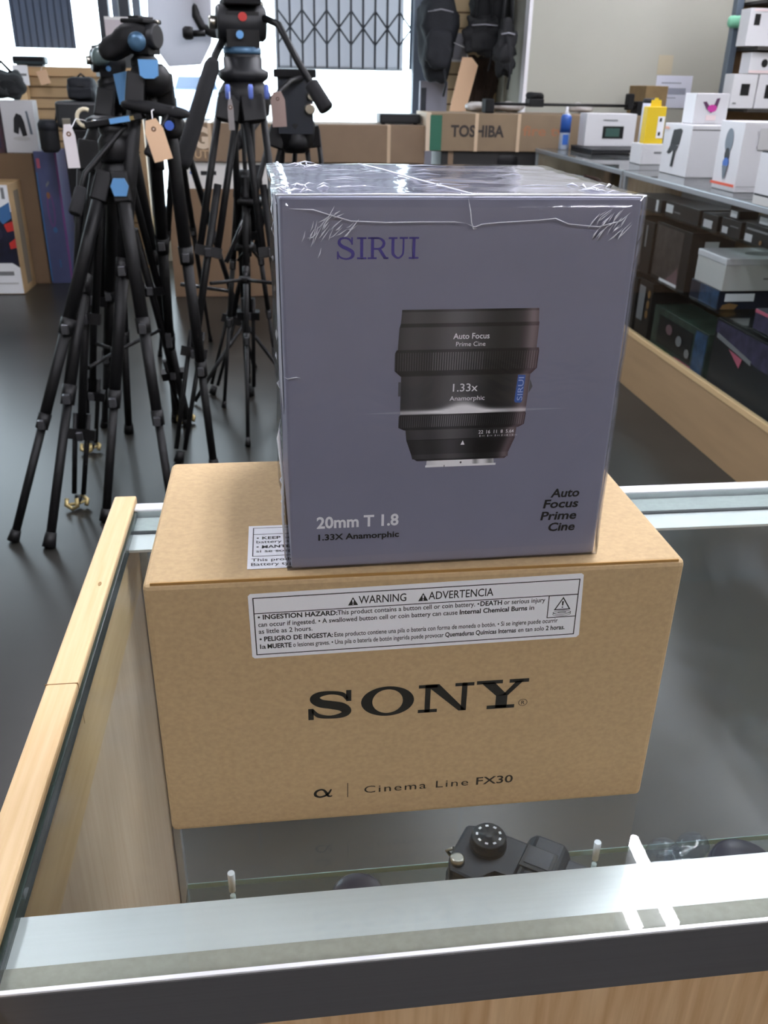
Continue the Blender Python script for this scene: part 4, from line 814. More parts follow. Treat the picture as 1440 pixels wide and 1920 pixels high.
# ------------------------------------------------------------------ bags on the rear slat wall
sx0, sx1 = 1.262, 1.795
sw = thing('slat_panel', 'cream slatwall panel in the rear corner behind the hanging bags', 'slatwall', ((sx0 + sx1) / 2, 7.48, 0)); M_ = T(sw.location)
MB().box(sx0, sx1, 7.47, 7.498, .2, 2.6).build('board', mat('cream_slat', '#c9b28c', .6), sw, M=M_)
for i in range(22): MB().box(sx0, sx1, 7.466, 7.471, .25 + i * .105, .262 + i * .105).build('slat_groove', groove, sw, M=M_)
def bag(name, lab, px0, py0, px1, py1, Y, d, seed, m, strap=True, p=3.2, taper=.06, hook=True):
    a, c = at(px0, (py0 + py1) / 2, Y), at(px1, (py0 + py1) / 2, Y); zt, zb = at((px0 + px1) / 2, py0, Y).z, at((px0 + px1) / 2, py1, Y).z
    w, h = (c.x - a.x) / 2, (zt - zb) / 2
    t = thing(name, lab, 'bag', ((a.x + c.x) / 2, Y, zb), 0, 'bags hanging in the rear corner')
    MB().soft((0, 0, h), (w, d, h), p, 9, .05, seed, taper).build('body', m, t)
    MB().soft((0, -d * .95, h * .7), (w * .72, d * .25, h * .45), 3, 7, .02, seed + 1).build('pocket', m, t)
    MB().sweep([(-w * .7, -d * 1.02, h * 1.5), (0, -d * 1.22, h * 1.55), (w * .7, -d * 1.02, h * 1.5)], .005, 6).build('zip', greyw, t)
    if strap:
        for s_ in (-1, 1): MB().sweep([(s_ * w * .5, -d * .2, 2 * h * .96), (s_ * w * .35, 0, 2 * h + .14), (s_ * w * .1, .05, 2 * h + .26)], .012, 6).build('strap', m, t)
        MB().sweep([(w * .3, -d, .1), (w * .45, -d * 1.1, -.02), (w * .35, -d * .9, -.10)], .008, 6).build('loose_strap', m, t)
    if hook: MB().tube((0, .05, 2 * h + .26), (0, 7.468 - Y, 2 * h + .27), .005).build('wall_hook', steel, t)
    return t
bag('camera_backpack', 'tall black backpack hanging at the right end of the window', 786, -20, 852, 152, 7.02, .12, 3, fabric2, taper=-.16)
bag('camera_backpack', 'wide black bag hanging in the rear corner with a pale strap buckle', 884, -60, 958, 72, 7.06, .10, 9, fabric, taper=-.05)
bag('shoulder_bag', 'black shoulder bag hanging low in front of the brown cloth', 870, 30, 938, 104, 6.85, .06, 14, fabric)
bag('waist_pouch', 'small black pouch with dangling straps beside the off-white wall', 930, 40, 966, 138, 6.68, .045, 21, fabric, taper=.25)
a_, c_ = at(870, 150, 7.25), at(930, 150, 7.25); zt_, zb_ = at(900, 105, 7.25).z, at(900, 197, 7.25).z
o = MB().soft((0, 0, .0), ((c_.x - a_.x) / 2, .03, (zt_ - zb_) / 2), 5, 9, .035, 30).build('hanging_cloth', brownc, loc=((a_.x + c_.x) / 2, 7.26, (zt_ + zb_) / 2)); tag(o, 'dark brown cloth hanging below the black shoulder bag', 'cloth', 'bags hanging in the rear corner')
for k_ in range(4): MB().sweep([(-.1 + k_ * .06, -.034, .1), (-.09 + k_ * .06, -.04, 0), (-.1 + k_ * .055, -.034, -.15)], .008, 6).build('fold', brownc, o)
a_, c_ = at(845, 160, 6.95), at(880, 160, 6.95); zt_, zb_ = at(870, 108, 6.95).z, at(862, 210, 6.95).z
t = thing('paper_tag', 'tan paper tag card hanging below the tall black backpack', 'tag', ((a_.x + c_.x) / 2, 6.86, zb_)); w_ = (c_.x - a_.x) / 2
MB().prism([(-w_ * 1.3, 0), (w_ * .4, 0), (w_ * 1.5, zt_ - zb_ - .05), (w_ * .8, zt_ - zb_), (-w_ * .2, zt_ - zb_)], .012, Matrix(((1, 0, 0, 0), (0, 0, -1, 0), (0, 1, 0, 0), (0, 0, 0, 1)))).build('card', tagm, t)
MB().sweep([(w_ * .5, 0, zt_ - zb_ - .02), (w_ * .2, .03, zt_ - zb_ + .06), (-.12, .14, zt_ - zb_ + .12)], .003, 6).build('string', paper, t)
a_, c_ = at(840, 90, 7.2), at(876, 90, 7.2); zt_, zb_ = at(858, 62, 7.2).z, at(858, 112, 7.2).z
o = MB().box(a_.x, c_.x, 7.2, 7.23, zb_, zt_).build('wall_shelf', greyw, M=T((a_.x, 7.2, zb_)), loc=(a_.x, 7.2, zb_)); tag(o, 'lilac grey box with a white lower edge hanging between the black bags', 'box')
MB().box(-.005, c_.x - a_.x + .005, -.01, .03, -.014, 0).build('white_edge', white, o); MB().tube((.05, .03, .1), (.05, .27, .12), .005).build('wall_hook', steel, o)
a_ = at(826, 190, 6.9)
t = thing('poster_roll', 'lilac grey upright panel at the foot of the window frame', 'panel', (a_.x, 7.2, 0)); MB().box(-.11, .10, -.02, .02, 0, at(826, 152, 7.2).z).build('panel', mat('lilac_panel', '#9b9dac', .6), t, bevel=.006)
MB().box(-.10, -.06, -.0212, -.02, .2, at(826, 165, 7.2).z).build('dark_stripe', framed, t)

# ------------------------------------------------------------------ low slat wall and boxes at the left
lx0, lx1 = at(50, 200, 7.2).x, at(256, 160, 7.2).x; lz = at(150, 126, 7.2).z
t = thing('slatwall', 'low tan slatwall partition under the window at the left', 'slatwall', ((lx0 + lx1) / 2, 7.22, 0)); M_ = T(t.location)
MB().box(lx0, lx1, 7.205, 7.24, 0, lz).build('board', slat, t, M=M_)
MB().box(lx0 - .01, lx1 + .01, 7.185, 7.26, lz - .06, lz).build('top_cap', mat('tan_cap', '#c4a379', .5), t, M=M_)
for i in range(14): z = lz - .13 - i * .072; MB().box(lx0, lx1, 7.201, 7.206, z - .006, z + .006).build('slat_groove', groove, t, M=M_)
MB().box(lx0 - .03, lx0 + .035, 7.12, 7.20, 0, lz - .0).build('end_post', oak_lt, t, M=M_)
MB().box(lx1 - .02, lx1 + .02, 7.19, 7.25, 0, lz).build('end_post', oak, t, M=M_)
hx = at(92, 150, 7.19).x
MB().sweep([(hx, 7.2, at(92, 142, 7.2).z), (hx, 7.13, at(92, 144, 7.2).z), (hx, 7.12, at(92, 158, 7.2).z)], .006, 6).build('peg_hook', black, t, M=M_)
o = MB().box(-.035, .035, -.004, .004, -.09, 0).build('price_tag', tagm, loc=(at(78, 140, 7.1).x, 7.1, at(78, 132, 7.1).z)); o.rotation_euler = (0, R(-14), 0); tag(o, 'pale kraft price tag hanging near the top of the tan slatwall', 'tag'); MB().tube((0, 0, 0), (.0, .08, .03), .0015, n=6).build('string', paper, o)
a_, c_ = at(12, 115, 7.0), at(75, 115, 7.0); z_ = lz + .0006
t = thing('speaker_bar', 'low dark unit resting on the end post of the tan slatwall', 'electronics', ((a_.x + c_.x) / 2, 7.21, z_)); w_ = (c_.x - a_.x) / 2
MB().box(-w_, w_, -.06, .06, .01, at(40, 105, 7.2).z - z_).build('housing', mat('dark_teal_plastic', '#2a3a40', .5), t, bevel=.012); MB().box(-w_ * .8, w_ * .8, -.04, .04, 0, .0102).build('foot', black, t); MB().box(-w_ * .9, w_ * .9, -.062, -.06, .03, .055).build('grille', black, t)
a_, c_ = at(29, 140, 6.85), at(50, 140, 6.85)
# brown carton with things on it
bx1, bz = -1.605, .872
o = carton('shipping_carton', 'large plain brown carton at the left edge carrying the white device box', 'box', -2.25, bx1, 6.62, 7.10, .0005, bz, mat('brown_carton_left', '#715b44', .85, var=.06, scale=5), bevel=.005, seam=mat('brown_tape', ''))
wx0, wx1 = at(6, 240, 6.66).x, at(67, 235, 6.66).x
o = carton('device_box', 'white box printed with a dark handheld device on the large brown carton', 'box', wx0, wx1, 6.66, 6.78, bz + .0006, at(35, 188, 6.66).z, white, rz=R(0), prints=[('device_print', 'f', [(.30, .40), (.36, .66), (.46, .76), (.60, .72), (.66, .60), (.70, .34), (.56, .32), (.50, .50), (.44, .36)], darkgrey), ('strap_print', 'f', [(.74, .80), (.80, .80), (.88, .36), (.80, .36)], mat('slate_print', '')), ('soft_shadow', 'f', ell(.52, .28, .26, .04), mat('faint_grey', ''))])
carton('game_box', 'dark maroon box beside the white device box at the left frame edge', 'box', wx0 - .34, wx0 - .006, 6.64, 6.80, bz + .0006, at(10, 190, 6.64).z, mat('maroon_print', '#3c2630', .45, var=.4, scale=12), prints=[('print_band', 'f', rect(.05, .1, .95, .4), PD)])
a_, c_ = at(-22, 165, 6.7), at(46, 165, 6.7); z0_ = at(35, 188, 6.66).z
t = thing('sling_bag', 'dark sling bag lying on top of the white device box', 'bag', ((a_.x + c_.x) / 2, 6.72, z0_ + .010)); w_ = (c_.x - a_.x) / 2
MB().soft((0, 0, .085), (w_, .10, .085), 2.6, 9, .04, 41, .12).build('body', mat('charcoal_nylon', '#26292b', .8, var=.3, scale=90), t); MB().soft((w_ * .2, -.08, .06), (w_ * .6, .03, .045), 2.8, 7, .02, 43).build('pocket', fabric, t)
MB().sweep([(-w_ * .5, 0, .16), (-w_ * .1, -.02, .22), (w_ * .4, 0, .15)], .011, 7).build('handle', fabric, t)
p_ = at(40, 140, 6.95)
o = MB().box(-.05, .05, -.01, .01, 0, at(40, 122, 7.1).z - at(40, 160, 7.1).z).build('price_card', paper, loc=(at(39, 140, 7.1).x, 7.105, at(40, 160, 7.1).z)); tag(o, 'small white price card fixed to the end post of the tan slatwall', 'card'); MB().box(-.04, .04, -.0112, -.01, .06, .075).build('grey_line', PG, o)
# tall blue violet box
o = carton('game_box', 'tall narrow blue and violet printed box leaning by the large brown carton', 'box', -1.598, -1.445, 6.63, 6.95, .0005, at(82, 284, 6.63).z, mat('blue_violet_card', '#4b5278', .4, var=.12, scale=6),
           prints=[('violet_edge', 'f', rect(.90, .02, .995, .99), mat('violet_print', '#7c4a86', .45)), ('blue_edge', 'f', rect(.005, .02, .07, .85), mat('sky_print', '#3d6a9c', .45)), ('rose_mark', 'f', rect(.1, .88, .24, .95), PP), ('pale_mark', 'f', [(.38, .74), (.52, .77), (.5, .79), (.36, .76)], PG), ('pale_mark', 'f', rect(.5, .13, .56, .19), mat('sky_print', ''))])
F_ = fm('f', -.0765, .0765, -.16, .16, 0, 1, .0022)
mb = MB(); h_ = at(82, 284, 6.63).z; annulus(mb, (.068, h_ * .57), (.026, h_ * .13), (.014, h_ * .11), F_, 30); mb.build('ring_print', mat('violet_ring', '#6a4a7e', .45), o)
mb = MB(); flat(mb, ell(.062, h_ * .68, .012, h_ * .025), F_ @ Matrix.Translation((0, 0, .0006))); mb.build('orange_tip', mat('faded_orange', ''), o)
mb = MB(); flat(mb, ell(.078, h_ * .42, .014, h_ * .022), F_ @ Matrix.Translation((0, 0, .0006))); mb.build('blue_tip', mat('sky_print', ''), o)
# front carton with printed face
fx1 = -1.70; o = carton('printed_carton', 'kraft carton with a white, blue and red printed face at the left frame edge', 'box', -2.35, fx1, 6.275, 6.60, .0005, .713, mat('worn_kraft', '#a5875f', .8, var=.14, scale=7), bevel=.005, seam=mat('glossy_tape', '#b69a6c', .2))
F_ = fm('f', -.325, .325, -.1625, .1625, 0, .7125, .0008)
MB().prism(rect(.02, .006, .644, .706), .001, F_).build('white_print', paper, o)
F2 = F_ @ Matrix.Translation((0, 0, .0014))
MB().prism([(.02, .21), (.60, .21), (.644, .18), (.644, .54), (.56, .50), (.5, .62), (.02, .62)], .001, F2).build('dark_picture', mat('night_print', '#16182c', .4, var=.5, scale=14), o)
F3 = F_ @ Matrix.Translation((0, 0, .0028))
MB().prism([(.53, .54), (.64, .60), (.64, .50), (.58, .46)], .001, F3).build('blue_patch', mat('sky_print', ''), o); MB().prism([(.585, .46), (.643, .48), (.643, .42), (.60, .41)], .001, F3).build('red_patch', red, o); MB().prism([(.60, .34), (.643, .37), (.643, .31), (.605, .30)], .001, F3).build('red_patch', red, o)
MB().prism(ell(.53, .40, .035, .04), .001, F3).build('violet_patch', PD, o); MB().prism(rect(.46, .13, .60, .155), .001, F3).build('grey_title', PG, o); MB().prism(rect(.42, .07, .62, .08), .001, F3).build('grey_caption', mat('faint_grey', ''), o); MB().prism(rect(.60, .62, .62, .69), .001, F3).build('side_caption', PG, o)
MB().prism(rect(.10, .05, .22, .66), .001, fm('r', -.325, .325, -.1625, .1625, 0, .7125, .0008)).build('tape_strip', mat('grey_tape', '#82786a', .2), o)

# black equipment trunk with bags on it
ex0, ex1 = at(108, 240, 6.35).x, at(192, 240, 6.35).x; ez = at(150, 190, 6.35).z
t = thing('equipment_trunk', 'tall black equipment trunk on wheels behind the tripods at the left', 'case', ((ex0 + ex1) / 2, 6.5, 0)); w_ = (ex1 - ex0) / 2
MB().box(-w_ + .02, w_ - .02, -.14, .14, .05, ez - .16).build('body', black, t, bevel=.015); MB().box(-w_, w_, -.16, .16, ez - .16, ez).build('lid', mat('trunk_lid', '#1f2124', .5), t, bevel=.02)
for x in (-w_ * .55, w_ * .55): MB().box(x - .025, x + .025, -.172, -.158, ez - .20, ez - .10).build('latch', steel, t, bevel=.003)
for x in (-w_ * .7, w_ * .7):
    for y in (-.1, .1): MB().lathe([(.03, -.012), (.034, -.008), (.034, .008), (.03, .012)], (x, y, .034), (1, 0, 0), n=18).build('wheel', darkgrey, t)
MB().sweep([(-.08, -.15, ez - .26), (-.08, -.185, ez - .27), (.08, -.185, ez - .27), (.08, -.15, ez - .26)], .009, 8).build('handle', darkgrey, t)
a_, c_ = at(126, 168, 6.4), at(178, 168, 6.4); w_ = (c_.x - a_.x) / 2; h_ = (at(150, 145, 6.4).z - ez) / 2
t = thing('camera_bag', 'navy black padded camera bag on top of the black trunk', 'bag', ((a_.x + c_.x) / 2, 6.45, ez + .0006)); MB().soft((0, 0, h_), (w_, .09, h_), 5, 9, .012, 51).build('body', fabric2, t); MB().soft((0, -.082, h_ * .7), (w_ * .85, .02, h_ * .5), 5, 7, .008, 52).build('pocket', fabric2, t); MB().sweep([(-w_ * .4, 0, 2 * h_ - .01), (0, 0, 2 * h_ + .02), (w_ * .4, 0, 2 * h_ - .01)], .007, 6).build('handle', fabric, t); MB().sweep([(-w_, -.05, h_ * 1.25), (0, -.10, h_ * 1.28), (w_, -.05, h_ * 1.25)], .004, 6).build('zip', darkgrey, t)
a_, c_ = at(85, 255, 6.3), at(122, 255, 6.3); w_ = (c_.x - a_.x) / 2
t = thing('lens_pouch', 'round black lens pouch hanging on the left side of the black trunk', 'pouch', ((a_.x + c_.x) / 2 - .055, 6.38, at(103, 285, 6.4).z)); h_ = (at(103, 226, 6.4).z - at(103, 285, 6.4).z)
MB().lathe([(w_ * .7, 0), (w_, .02), (w_, h_ - .03), (w_ * .8, h_)], n=24).build('body', fabric, t); MB().lathe([(w_ * 1.02, h_ - .06), (w_ * 1.04, h_ - .02), (w_ * .8, h_ + .004)], n=24).build('lid', fabric2, t); MB().sweep([(w_ * .8, 0, h_ - .02), (w_ * 1.1, .0, h_ + .06), (w_ * 1.4, .02, h_ + .08)], .006, 6).build('strap', fabric, t)

# ------------------------------------------------------------------ tripods
grip = mat('foam_grip', '#17171a', .9)
gclear = mat('smoky_knob', '#5b6a6a', .2)
ringm = mat('blue_grey_ring', '#41617c', .35, .4)
def V(*a): return Vector(a)
levm = mat('grey_metal_lever', '#55565a', .35, .6)
def leg(t, M_, hip, foot, r, style='tube', latch=None, claw=False, joints=(.42, .70), clampm=black, spread_r=None):
    d = (foot - hip); L_ = d.length; u = d.normalized(); P = lambda s_: hip + d * s_
    if style == 'tube':
        r *= 1.16; mb = MB().tube(P(0), P(joints[0]), r).tube(P(joints[0]), P(joints[1]), r * .86).tube(P(joints[1]), P(.985), r * .66)
    else:                                                     # twin upper tubes, single lower stage
        sd = u.cross(V(0, 1, 0)).normalized() * r * 1.5
        mb = MB().tube(P(0) + sd, P(joints[0]) + sd, r * .62).tube(P(0) - sd, P(joints[0]) - sd, r * .62).tube(P(joints[0] * .55), P(joints[1]), r * .66)
        mb.tube(P(joints[1] - .06) + sd * .7, P(.96) + sd * .5, r * .42).tube(P(joints[1] - .06) - sd * .7, P(.96) - sd * .5, r * .42)
    lg = mb.build('leg', carbon, t, M=M_)
    for s_, k_ in ((joints[0], 1.16), (joints[1], 1.02)):
        mb = MB()
        if style == 'tube': mb.tube(P(s_ - .025), P(s_ + .018), r * k_, r * k_ * .93)
        else:
            sd = u.cross(V(0, 1, 0)).normalized(); f_ = sd.cross(u)
            Q = Matrix((( *[sd.x, f_.x, u.x], P(s_).x), (*[sd.y, f_.y, u.y], P(s_).y), (*[sd.z, f_.z, u.z], P(s_).z), (0, 0, 0, 1)))
            mb.box(-r * 2.3, r * 2.3, -r * .8, r * .8, -.018, .018, M=Q)
        mb.build('leg_clamp', clampm, lg, M=M_)
        q = P(s_); MB().box(q.x - r * .5, q.x + r * .5, q.y - r * 1.75, q.y - r * .9, q.z - .014, q.z + .016).build('clamp_lever', levm, lg, bevel=.002, M=M_)
    mb = MB()
    if claw:
        mb.tube(P(.965), P(1) + V(0, 0, .012), r * .7, r * .5).build('rubber_foot', black, lg, M=M_)
        mb = MB(); f0 = foot + V(0, 0, .012)
        mb.sweep([f0 + V(-.030, -.016, .028), f0 + V(-.034, -.022, .006), f0 + V(-.012, -.034, -.004), f0 + V(.006, -.03, .004), f0 + V(.002, -.02, .03)], .0075, 8)
        mb.sweep([f0 + V(.012, .010, .03), f0 + V(.034, .004, .012), f0 + V(.030, -.012, -.002)], .0075, 8)
        mb.sweep([f0 + V(-.034, -.022, .006), f0 + V(0, 0, .0), f0 + V(.034, .004, .012)], .006, 8)
        mb.build('spike_claw', brass, lg, M=M_)
    else:
        mb.tube(P(.965), foot + V(0, 0, .004), r * .78, r * .95).build('rubber_foot', black, lg, M=M_)
    sb = MB()                                                 # cast shoulder at the top of the leg
    sd = u.cross(V(0, 1, 0)).normalized(); f_ = sd.cross(u); k2 = 1.25 if style == 'tube' else 1.9
    Q = Matrix((( *[sd.x, f_.x, u.x], hip.x), (*[sd.y, f_.y, u.y], hip.y), (*[sd.z, f_.z, u.z], hip.z), (0, 0, 0, 1)))
    sb.box(-r * k2, r * k2, -r * 1.2, r * 1.2, -.015, .075, M=Q).build('shoulder', black, lg, bevel=.005, M=M_)
    if latch:
        Q = Matrix.Translation(P(.02) + V(0, -r * 1.3, 0)); mb = MB()
        mb.prism([(-.026, .0), (-.018, -.028), (.018, -.028), (.026, 0), (.016, .022), (-.016, .022)], .014, Q @ Matrix(((1, 0, 0, 0), (0, 0, -1, 0), (0, 1, 0, 0), (0, 0, 0, 1)))).build('hinge_latch', latch, lg, M=M_)
    return lg
def tripod(name, lab, apex, feet, r=.016, style='tube', latch=None, claw=False, column=None, hip_r=.05, joints=(.42, .70), spreader=None, crown_h=.06, braces=None):
    c = sum(feet, V(0, 0, 0)) / len(feet)
    t = thing(name, lab, 'tripod' if 'tripod' in name else 'stand', (c.x, c.y, 0), 0, 'camera tripods on the shop floor' if 'tripod' in name else None); M_ = T(t.location)
    MB().lathe([(hip_r * .55, -crown_h), (hip_r * 1.05, -crown_h * .7), (hip_r * 1.15, 0), (hip_r * .9, crown_h * .35), (hip_r * .7, crown_h * .5)], apex).build('crown', black, t, M=M_)
    for i, f in enumerate(feet):
        h = V(f.x - apex.x, f.y - apex.y, 0); h = apex + h.normalized() * hip_r + V(0, 0, -crown_h * .2)
        leg(t, M_, h, f, r, style, latch if (latch and i == 0) else None, claw, joints)
    if column: MB().tube(apex - V(0, 0, column[0]), apex + V(0, 0, column[1]), r * .85).tube(apex - V(0, 0, column[0] + .02), apex - V(0, 0, column[0] - .03), r * 1.05).build('centre_column', carbon, t, M=M_)
    if spreader:
        s_ = spreader; cz = apex + (c - apex) * (s_ - .04); mb = MB()
        for f in feet: mb.tube(V(cz.x, cz.y, (apex + (f - apex) * s_).z - .015), apex + (f - apex) * s_, .007)
        mb.lathe([(.022, -.012), (.026, 0), (.022, .012)], V(cz.x, cz.y, (apex + (feet[0] - apex) * s_).z - .015)); mb.build('spreader', black, t, M=M_)
    if braces:
        cz = apex - V(0, 0, braces[0]); mb = MB()
        for f in feet: mb.tube(cz, apex + (f - apex) * braces[1], .006)
        mb.lathe([(.02, -.015), (.024, 0), (.02, .015)], cz); mb.build('brace', black, t, M=M_)
    return t, M_
def fluid_head(t, M_, p, s=1.0, yaw=0, ring=None, redspot=False):
    Q = Matrix.Translation(p) @ Matrix.Rotation(yaw, 4, 'Z') @ Matrix.Scale(s, 4)
    h = MB().lathe([(.055, 0), (.060, .006), (.060, .03), (.045, .045), (.045, .05)], n=28).build('head_base', black, t, M=M_ @ Q)
    if ring: MB().lathe([(.061, .032), (.0615, .036), (.0615, .05), (.058, .052)], n=30).build('tension_ring', ring, h, M=M_ @ Q)
    b_ = MB().box(-.052, .052, -.048, .048, .05, .15).build('head_body', black, t, bevel=.0, M=M_ @ Q)
    MB().lathe([(.045, -.078), (.052, -.07), (.052, .07), (.045, .078)], (0, 0, .12), (1, 0, 0), n=30).build('drag_drum', darkgrey, b_, M=M_ @ Q)
    MB().lathe([(.018, 0), (.02, .004), (.02, .02), (.016, .024)], (-.078, 0, .12), (-1, 0, 0), n=18).build('tilt_knob', steel, b_, M=M_ @ Q)
    MB().lathe([(.010, 0), (.012, .012)], (-.012, -.05, .085), (0, -1, 0), n=14).build('lock_knob', blue, b_, M=M_ @ Q)
    if redspot: MB().prism(ell(0, .135, .014, .013, 18), .004, Matrix(((1, 0, 0, 0), (0, 0, -1, -.052), (0, 1, 0, 0), (0, 0, 0, 1)))).build('red_badge', red, b_, M=M_ @ Q)
    pl_ = MB().box(-.058, .058, -.075, .075, .168, .186).build('top_plate', blackm, t, bevel=.004, M=M_ @ Q)
    MB().box(-.026, .026, -.062, .062, .187, .197).build('camera_plate', darkgrey, pl_, bevel=.002, M=M_ @ Q)
    MB().lathe([(.008, 0), (.008, .014), (.004, .016)], (.062, .02, .176), (1, 0, 0), n=12).build('plate_lock', steel, pl_, M=M_ @ Q)
    return h
def pan_handle(t, M_, pts, r=.008, grip_from=.55):
    pts = [Vector(p) for p in pts]
    ph = MB().sweep(pts, r, 10).build('pan_handle', black, t, M=M_)
    a, b_ = pts[-2], pts[-1]; q = a + (b_ - a) * grip_from
    MB().sweep([q, q + (b_ - q) * .06, q + (b_ - q) * .94, b_], [r * 1.5, r * 2.1, r * 2.3, r * 1.9], 12).build('handle_grip', grip, ph, M=M_)
    return ph
fl = lambda px, py: atz(px, py, 0)

# front left tripod with a flat plate, its latch pale blue
ap = at(219, 322, 2.95)
t, M_ = tripod('tripod', 'front left black tripod with pale blue crown latch and a flat tilted plate', ap, [fl(330, 1000), fl(25, 1016), fl(196, 800)], .0175, latch=blue, column=(.22, .10), hip_r=.045, joints=(.40, .66))
lt_ = [o for o in t.children if o.name.startswith('leg')]
pt_ = at(218, 232, 2.95)
hd = MB().lathe([(.040, -.04), (.046, -.03), (.046, .02), (.034, .035), (.040, .045), (.040, .06), (.024, .07)], ap + V(0, 0, .07)).lathe([(.028, -.04), (.028, .04)], pt_ - V(0, 0, .03), (1, .2, 0)).build('ball_head', black, t, M=M_)
Q = Matrix.Translation(pt_) @ Matrix.Rotation(R(-9), 4, 'Y')
pl_ = MB().box(-.085, .085, -.045, .045, 0, .018).build('top_plate', blackm, t, bevel=.004, M=M_ @ Q)
MB().box(-.01, .05, -.050, -.045, .002, .017).build('blue_level', blue, pl_, M=M_ @ Q); MB().box(.05, .062, -.051, -.045, .004, .015).build('brass_end', brass, pl_, M=M_ @ Q)
c_ = at(160, 221, 2.93); mb = MB(); mb.sweep([c_ + V(.024 * math.cos(a * math.pi / 9), 0, .024 * math.sin(a * math.pi / 9)) for a in range(3, 18)], .006, 8); mb.build('cream_ring', mat('cream_plastic', '#d9cfb4', .5), hd, M=M_)
MB().tube(c_ + V(.02, 0, -.01), pt_ + V(-.02, 0, -.01), .007).build('ring_arm', gclear, hd, M=M_)
pan_handle(t, M_, [at(262, 226, 2.97), at(228, 243, 2.93), at(205, 272, 2.90), at(160, 325, 2.86), at(140, 402, 2.80)], .0085, .35)

# tripod with upper crown on the left, thick carbon legs
ap2 = at(214, 172, 3.22)
t, M_ = tripod('tripod', 'tall left tripod with a blue hinge latch, its front foot beside the counter corner', ap2, [fl(92, 1028), fl(242, 812), fl(352, 800)], .0195, latch=None, column=(.3, .08), hip_r=.05, joints=(.42, .665))
fluid_head(t, M_, ap2 + V(-.01, 0, .010), .66, R(20)); 
c_ = at(190, 104, 3.15); MB().soft(c_, (.03, .02, .028), 2.4, 6, .008, 61).build('smoky_knob', gclear, t, M=M_)
mb = MB(); q = at(230, 166, 3.14); mb.prism([(-.022, .04), (.022, .05), (.026, -.02), (.010, -.05), (-.012, -.045)], .018, Matrix.Translation(q) @ Matrix(((1, 0, 0, 0), (0, 0, -1, 0), (0, 1, 0, 0), (0, 0, 0, 1)))).build('hinge_latch', blue, t, M=M_)
q = at(236, 82, 3.14); MB().lathe([(.010, 0), (.012, .02)], q, (1, -.4, .1), n=12).build('brass_knob', brass, t, M=M_)

# twin-tube video tripod on claws
ap3 = at(196, 262, 3.1)
t, M_ = tripod('tripod', 'twin-tube video tripod standing on brassy spike claws, left of the others', ap3, [fl(147, 950), fl(172, 846), fl(350, 792)], .0205, style='twin', claw=True, hip_r=.055, joints=(.45, .78), spreader=.60, crown_h=.08)
MB().lathe([(.045, .03), (.05, .04), (.05, .06), (.03, .07)], ap3, n=26).build('bowl', darkgrey, t, M=M_)

# tripod with dark head and blue latch, middle
ap4 = at(281, 140, 3.02)
t, M_ = tripod('tripod', 'tall dark headed tripod with a square blue latch high on its crown', ap4, [fl(198, 978), fl(402, 880), fl(330, 790)], .019, latch=None, column=(.25, .05), hip_r=.055, joints=(.40, .70))
q = at(279, 126, 2.95); MB().prism([(-.028, .02), (.028, .02), (.026, -.022), (.014, -.03), (-.014, -.03), (-.026, -.022)], .016, Matrix.Translation(q) @ Matrix(((1, 0, 0, 0), (0, 0, -1, 0), (0, 1, 0, 0), (0, 0, 0, 1)))).build('hinge_latch', blue, t, M=M_)
fluid_head(t, M_, ap4 + V(-.012, 0, .02), .68, R(-25))
q = at(232, 78, 3.0); MB().soft(q, (.075, .05, .035), 3, 7, .012, 62, M=Matrix.Rotation(R(-28), 3, 'Y')).build('head_arm', blackm, t, M=M_)
q = at(257, 78, 2.93); MB().lathe([(.022, 0), (.026, .006), (.024, .016), (.01, .02)], q, (0, -1, 0), n=22).build('tilt_dial', ringm, t, M=M_)
q = at(288, 215, 2.9)
mb = MB().soft(at(292, 205, 2.96), (.10, .05, .018), 3, 7, .006, 63, M=Matrix.Rotation(R(8), 3, 'Y')); mb.build('side_plate', blackm, t, M=M_)
MB().tube(at(318, 200, 2.93), at(322, 240, 2.93), .014).soft(at(322, 232, 2.95), (.03, .03, .045), 3, 6, .006, 64).build('side_clamp', black, t, M=M_); MB().lathe([(.012, 0), (.014, .012)], at(318, 235, 2.90), (0, -1, 0), n=14).build('blue_knob', mat('deep_blue', '#3f5fae', .3), t, M=M_)
pan_handle(t, M_, [at(318, 205, 2.93), at(308, 228, 2.90), at(278, 292, 2.86)], .007, .3)

# main video tripod with red badge head
ap5 = at(458, 176, 3.62)
t, M_ = tripod('video_tripod', 'large video tripod with red badged head, nearest the centre of the photo', ap5, [fl(335, 868), fl(560, 862), fl(470, 742)], .0215, style='twin', hip_r=.085, joints=(.40, .68), spreader=.50, crown_h=.10)
MB().lathe([(.06, .03), (.088, .05), (.092, .06), (.092, .075), (.07, .085), (.07, .12)], ap5, n=32).build('bowl', darkgrey, t, M=M_)
fluid_head(t, M_, ap5 + V(0, 0, .095), 1.12, R(8), ring=ringm, redspot=True)
for px in (427, 470, 500): q = at(px, 172, 3.46); MB().lathe([(.007, -.024), (.009, -.016), (.009, .016), (.006, .024)], q, n=14).build('hinge_latch', mat('violet_blue', '#6f86d8', .3, .3), t, M=M_)
pan_handle(t, M_, [at(496, 34, 3.58), at(522, 46, 3.5), at(560, 118, 3.42), at(613, 206, 3.36)], .012, .42)
pan_handle(t, M_, [at(420, 70, 3.60), at(404, 102, 3.55), at(340, 312, 3.4)], .0135, .05)
